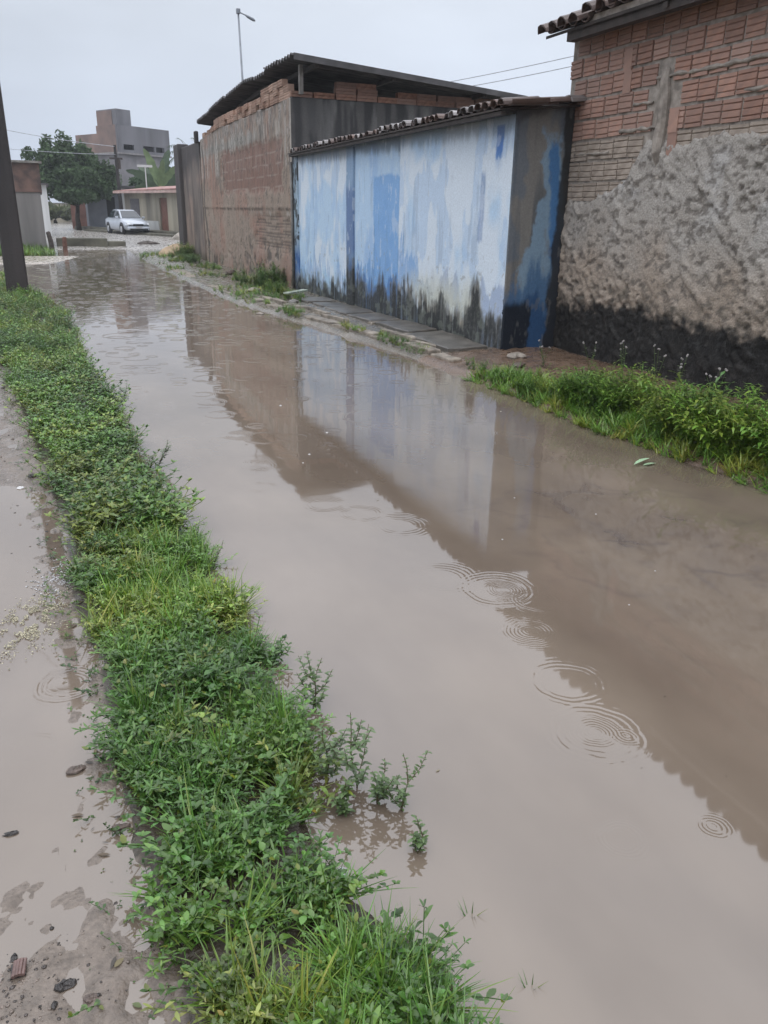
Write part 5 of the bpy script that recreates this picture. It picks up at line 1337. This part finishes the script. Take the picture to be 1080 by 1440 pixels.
# banana plant
bn = thing('banana_plant', 'banana plant with broad pale green leaves above the red roof', 'plant', (8.5, 66, 0))
link('trunk', MB().tube([(8.5, 66, 0), (8.5, 66, 3.3)], [.2, .12]).mesh('trunk', True), mat('banana_stem', (.16, .19, .08), var=.3), bn)
mats_b = [mat('banana_leaf_pale', (.17, .24, .11), rough=.4, spec=.5, var=.2, scale=3), mat('banana_leaf', (.06, .10, .05), rough=.4, spec=.5, var=.25, scale=3)]
for k, (dx, dy, up_, ln, wd, mi) in enumerate(((-.35, -.1, 1, 2.9, .62, 0), (.3, .1, 1, 2.9, .7, 1), (-1.3, 0, .9, 2.7, .65, 1), (1.2, .2, .75, 2.5, .6, 1), (-1.6, -.2, .35, 2.1, .6, 1), (.9, -.3, 1.1, 2.6, .5, 0), (1.8, 0, .4, 2.0, .6, 1), (-.6, .4, .8, 2.4, .6, 1), (.1, -.4, .9, 2.2, .5, 0))):
    m = MB(); d = Vector((dx, dy, up_ * 1.4)).normalized(); p = Vector((8.5, 66, 3.0)); side_ = d.cross(Vector((0, 1, 0.2))).normalized(); V = []
    for i in range(10):
        t = i / 9; w = wd * .5 * (sin(pi * min(1, t * .93 + .05)) ** .6) * (.15 if i == 0 else 1) * (1 + .12 * (-1) ** i)
        V += [tuple(p + side_ * w - Vector((0, 0, .12 * w))), tuple(p + Vector((0, .01, 0))), tuple(p - side_ * w - Vector((0, 0, .12 * w)))]
        p = p + d * ln / 9; d = (d + Vector((0, 0, -.07 - .06 * t))).normalized()
    F = []
    for i in range(9):
        o = i * 3; F += [(o, o + 1, o + 4, o + 3), (o + 1, o + 2, o + 5, o + 4)]
    m.add(V, F); link('leaf', m.mesh('leaf'), mats_b[mi], bn)
# palm behind the dark pillar
def palm(base, h, label, seed, ln=1.9, n=12):
    r2 = random.Random(seed); t_ = thing('palm_tree', label, 'tree', base)
    link('trunk', MB().tube([base, (base[0], base[1], h)], [.16, .12]).mesh('trunk', True), m_bark, t_)
    for k in range(n):
        a = 2 * pi * k / n + r2.uniform(-.2, .2); el = r2.uniform(.2, 1.2); d = Vector((cos(a) * cos(el), sin(a) * cos(el), sin(el))); p = Vector((base[0], base[1], h)); tb = TB(); pts = [p.copy()]
        for i in range(12):
            p = p + d * ln / 12; d = (d + Vector((0, 0, -.14))).normalized(); pts.append(p.copy())
            sd_ = d.cross(Vector((0, 0, 1))).normalized()
            for s in (-1, 1):
                l_ = .42 * sin(pi * (i + 1.5) / 14); leaf(tb, p, sd_ * s + d * .5 + Vector((0, 0, -.25)), l_, .06, (1, 1, 1), .4, .0, False)
        stemline(tb, pts, .02, (1, 1, .8))
        V, T, C = tb.arr(); link('frond', mesh_np('frond', V, T, C * np.array((.055, .085, .05))), m_leaf_far, t_)
palm((10.4, 64.5, 0), 5.3, 'dark palm crown showing just left of the dark pillar', 1)
palm((11.9, 66, 0), 5.5, 'palm crown peeping over the top of the dark pillar', 2, 1.7)

# ------------------------------------------------------------------ things lying on the path, verge and water
m_stone = mat('dark_wet_clod', (.035, .030, .028), rough=.35, spec=.6, var=.5, scale=40, bump=.6, bscale=150)
m_stone2 = mat('brown_wet_stone', (.12, .09, .075), rough=.4, spec=.5, var=.4, scale=40, bump=.6, bscale=150)
def stone(x, y, r_, m, seed, lab, sx=1, sy=1, sz=.6, rot=0, nm='stone', cat='stone'):
    o = lump(nm, (0, 0, 0), r_ * .8, sx, sy, sz, m, seed, 12)
    o.location = (x, y, max(0, hz(x, y)) + r_ * .15); o.rotation_euler = (0, 0, rot)
    return tag(o, lab, cat)
stone(-.150, 1.43, .019, m_stone, 11, 'black ragged wet clod at the bottom of the muddy path', 1.5, .8, .55, .2, 'clod', 'clod')
stone(-.275, 1.965, .015, m_stone, 12, 'small dark stone on the left photo edge in the wet path', 1.6, .7, .5)
stone(-.172, 1.385, .012, m_stone, 13, 'small dark lump just below the black clod', .8, 1.1, .6)
stone(-.100, 1.375, .014, m_stone2, 14, 'grey brown lump in the mud right of the black clod', 1.6, .9, .5)
stone(-.175, 1.60, .007, m_stone, 15, 'tiny dark pebble alone in the pale wet mud', 1, 1, .7)
stone(-.255, 1.545, .010, m_stone, 16, 'dark pebble next to the ribbed clay fragment', .9, 1.2, .7)
stone(-.25, 5.25, .03, m_stone, 17, 'dark stone beside the far part of the path', 1.2, .8, .6)
stone(-.02, 5.02, .035, m_stone, 18, 'blackish clod where the path puddle begins', 1.4, .9, .6, 0, 'clod', 'clod')
stone(.005, 1.885, .020, m_stone2, 19, 'reddish brown stone at the left edge of the verge', 1.5, .7, .5)
stone(-.105, 2.18, .026, m_stone2, 20, 'wrinkled tan piece of litter lying in the path puddle', 1.3, .8, .35, .3, 'litter', 'litter')
stone(-.31, 5.05, .022, mat('white_litter', (.7, .7, .7), rough=.5, var=.05), 21, 'small white scrap on the far left of the path', 1.3, .8, .4, 0, 'litter', 'litter')
stone(.505, 1.475, .016, mat('white_plastic_scrap', (.75, .78, .80), rough=.3, var=.05), 22, 'white plastic scrap caught in the weeds by the seedlings', 1.4, .9, .5, .4, 'litter', 'litter').location.z = .045
stone(.36, 4.55, .05, mat('grey_bag', (.35, .36, .34), rough=.5, var=.15), 23, 'greyish flat scrap half hidden in the verge weeds', 1.5, .9, .25, .4, 'litter', 'litter').location.z = .10
# ribbed clay fragment
fr = thing('clay_fragment', 'ribbed reddish clay fragment half sunk in the mud, bottom left', 'fragment', (-.245, 1.50, .006)); 
fm = MB()
for k in range(4): fm.tube([(-.245 + (k - 1.5) * .0065, 1.482, .010 + .004 * sin(pi * (k + .5) / 4)), (-.240 + (k - 1.5) * .0065, 1.522, .012 + .004 * sin(pi * (k + .5) / 4))], .0046, n=7)
link('rib', fm.mesh('rib'), mat('wet_terracotta', (.15, .095, .085), rough=.4, spec=.5, var=.3, scale=60), fr)
link('base', MB().box(-.26, -.229, 1.484, 1.52, .0, .010).mesh('base'), m_stone, fr)
# pebbles and crumbs over the bottom of the path and along its edge
pp = []
for k in range(5):
    r2 = random.Random(k); V = []; nu, nv = 6, 4
    for i in range(nv + 1):
        for j in range(nu):
            th = pi * i / nv; q = r2.uniform(.7, 1.15); V.append((sin(th) * cos(2 * pi * j / nu) * q, sin(th) * sin(2 * pi * j / nu) * q, cos(th) * .6 * q))
    T = []
    for i in range(nv):
        for j in range(nu):
            a, b, c, d = i * nu + j, (i + 1) * nu + j, (i + 1) * nu + (j + 1) % nu, i * nu + (j + 1) % nu; T += [(a, b, c), (a, c, d)]
    pp.append((np.array(V), np.array(T), np.ones((len(V), 3))))
m_peb = vmat('wet_pebbles', rough=.38, spec=.55, var=.25, scale=120, bump=.4, bscale=200, dist=.002)
n = 900
y = np.concatenate([r.uniform(1.25, 1.62, n // 2), r.uniform(1.3, 9, n - n // 2)]); x = np.concatenate([-.34 + np.abs(r.normal(0, .13, n // 2)), lb(y[n // 2:]) - np.abs(r.normal(0, .05 + .02 * y[n // 2:], n - n // 2))])
k = (x < lb(y) + .03) & ((fbm(x * 8, y * 8, 121, 3) > .5)); x, y = x[k], y[k]
S = .0016 + .0045 * r.uniform(0, 1, len(x)) ** 3; S = S * np.interp(y, [1.2, 3, 9], [1, 1.3, 3])
cc = np.where((r.uniform(0, 1, len(x)) < .6)[:, None], np.array((.06, .05, .045)), np.array((.19, .155, .13))) * r.uniform(.6, 1.3, len(x))[:, None]
tag(scatter('path_pebbles', pp, x, y, np.maximum(hz_(x, y), -.001), S, cc, m_peb, .3, loc=(0, 2, 0), seed=31), kind='stuff')
# dead leaves and straws caught in the path edge
tb = TB(); r2 = random.Random(44)
for k in range(60):
    y = r2.uniform(1.2, 4.5); x = float(lb(y)) - abs(r2.gauss(0, .07)); a = r2.uniform(0, 6.28)
    l_ = r2.uniform(.012, .04); leaf(tb, (x, y, max(0, hz(x, y)) + .003), (cos(a), sin(a), .1), l_, l_ * r2.uniform(.12, .5), random.choice([(.10, .07, .04), (.05, .04, .03), (.10, .13, .04), (.16, .13, .06)]), .1, .1, True)
V, T, C = tb.arr(); tag(link('fallen_leaves', mesh_np('fallen_leaves', V, T, C), m_leaf, None, loc=(0, 2, 0)), kind='stuff')
# froth: yellowish scum and clear bubbles on the path puddle
n = 6000
a = r.normal(0, 1, (n, 2)); x = -.235 + .075 * a[:, 0] + .0; y = 3.22 + .10 * a[:, 1] + .8 * (x + .235); k = fbm(x * 26, y * 18, 131, 3) > .47; x, y = x[k], y[k]
S = .0010 + .0030 * r.uniform(0, 1, len(x)) ** 2
m_froth = vmat('yellow_froth', rough=.3, spec=.5, var=.2, scale=200, bump=0)
tag(scatter('yellow_froth', pp, x, y, 0 * x + .008 * r.uniform(0, 1, len(x)), S, np.array((.50, .46, .33)) * r.uniform(.5, 1.3, len(x))[:, None], m_froth, .3, loc=(-.2, 3.2, 0), seed=32), kind='stuff')
x = -.13 + r.normal(0, .045, 700); y = 3.58 + r.normal(0, .11, 700); S = .0015 + .004 * r.uniform(0, 1, 700) ** 2
tag(scatter('white_froth', pp, x, y, 0 * x + .002, S, np.array((.50, .49, .50)) * r.uniform(.5, 1.3, 700)[:, None], m_froth, .3, loc=(-.1, 3.6, 0), seed=33), kind='stuff')
# bits of leaf and straw drifting on the flood
tb = TB(); r2 = random.Random(77)
for k in range(46):
    y = 1.3 + 9 * r2.random() ** 1.6; x = float(rb(y)) + .15 + r2.random() ** 1.4 * (float(wr(y)) - float(rb(y)) - .3); a = r2.uniform(0, 6.28)
    if r2.random() < .5: x = float(wr(y)) - abs(r2.gauss(0, .25)) - .05
    l_ = r2.uniform(.006, .022); leaf(tb, (x, y, .002), (cos(a), sin(a), .04), l_, l_ * r2.uniform(.12, .45), r2.choice([(.10, .075, .045), (.06, .05, .035), (.09, .13, .04), (.22, .19, .12)]), .05, .05, True)
V, T, C = tb.arr(); tag(link('floating_debris', mesh_np('floating_debris', V, T, C), m_leaf, None, loc=(2, 4, 0)), kind='stuff')
# rain bubbles on the flood: single bright drops
m_bub = mat('water_bubble', (.36, .35, .34), rough=.1, spec=.8, var=.05)
bub = MB()
for i in range(4):
    for j in range(8): bub.v.append((cos(2 * pi * j / 8) * cos(i * pi / 6.2), sin(2 * pi * j / 8) * cos(i * pi / 6.2), sin(i * pi / 6.2)))
for i in range(3):
    for j in range(8): bub.f.append((i * 8 + j, i * 8 + (j + 1) % 8, i * 8 + 8 + (j + 1) % 8, i * 8 + 8 + j))
bub.f.append(tuple(range(24, 32)))
bme = bub.mesh('rain_bubble', True); bme.materials.append(m_bub)
BUB = ['in the pale wall reflection, highest of the three left ones', 'lowest of the three in the brown and blue reflection', 'closest to the right bank weeds, above the others', 'below the floating leaf, near the large double ring', 'on the right, farthest right of the middle ones', 'on the right in plain brown water, below the one farthest right', 'just right of the large double ring',
       'highest and farthest of all, in the blue reflection', 'in the brown reflection, left of the lowest of the three', 'between the floating leaf and the double ring']
for i, (x, y, s_) in enumerate(((1.85, 5.70, .016), (1.55, 5.18, .014), (3.5, 5.9, .011), (2.05, 3.35, .008), (2.75, 3.5, .008), (2.55, 2.75, .007), (2.20, 2.5, .006), (1.75, 6.7, .018), (1.45, 5.0, .010), (2.45, 3.9, .008))):
    o = bpy.data.objects.new('rain_bubble', bme); col.objects.link(o); o.location = (x, y, 0); o.scale = (s_ * .7, s_ * .7, s_ * .4)
    tag(o, 'tiny bright rain bubble ' + BUB[i], 'bubble', 'rain bubbles on the flood')
# green leaf afloat
tb = TB()
leaf(tb, (3.56, 4.19, .012), (1, .35, .08), .20, .035, (.42, .62, .40), .02, .35, True); leaf(tb, (3.62, 4.17, .008), (1, .1, .02), .13, .03, (.30, .45, .28), .02, .2, True)
V, T, C = tb.arr(); tag(link('floating_leaf', mesh_np('floating_leaf', V, T, C), m_leaf, None, loc=(3.6, 4.2, 0)), 'pale green folded leaf floating near the right bank weeds', 'leaf')
# mud lumps / bricks bits at the right bank
for i, (x, y, s_, lab) in enumerate(((4.75, 7.75, .10, 'reddish earth clod at the foot of the blue end face'), (4.55, 7.35, .07, 'smaller reddish clod nearer the water beside the grass'), (3.95, 14.0, .10, 'pale stone on the bank near the board'), (3.75, 16.2, .12, 'flat grey stone on the bank below the brown wall'), (4.2, 20.5, .16, 'dark stone against the brown wall halfway along'), (3.9, 27.5, .13, 'pale stone near the orange sand heap'), (3.15, 13.2, .06, 'small dark stone in the water beside the bank'))):
    stone(x, y, s_, (m_mortar, m_stone2, m_conc)[i % 3], 50 + i, lab, 1.4, 1, .5, i)

# ------------------------------------------------------------------ wet air
hm = bpy.data.materials.new('wet_air'); hm.use_nodes = True
hm.node_tree.nodes.clear()
ho = hm.node_tree.nodes.new('ShaderNodeOutputMaterial'); hv = hm.node_tree.nodes.new('ShaderNodeVolumePrincipled')
hv.inputs['Color'].default_value = (.86, .90, .96, 1); hv.inputs['Density'].default_value = .0010
hm.node_tree.links.new(hv.outputs[0], ho.inputs['Volume'])
tag(link('haze', MB().box(-800, 800, -200, 1000, -2, 13).mesh('haze'), hm), kind='stuff')
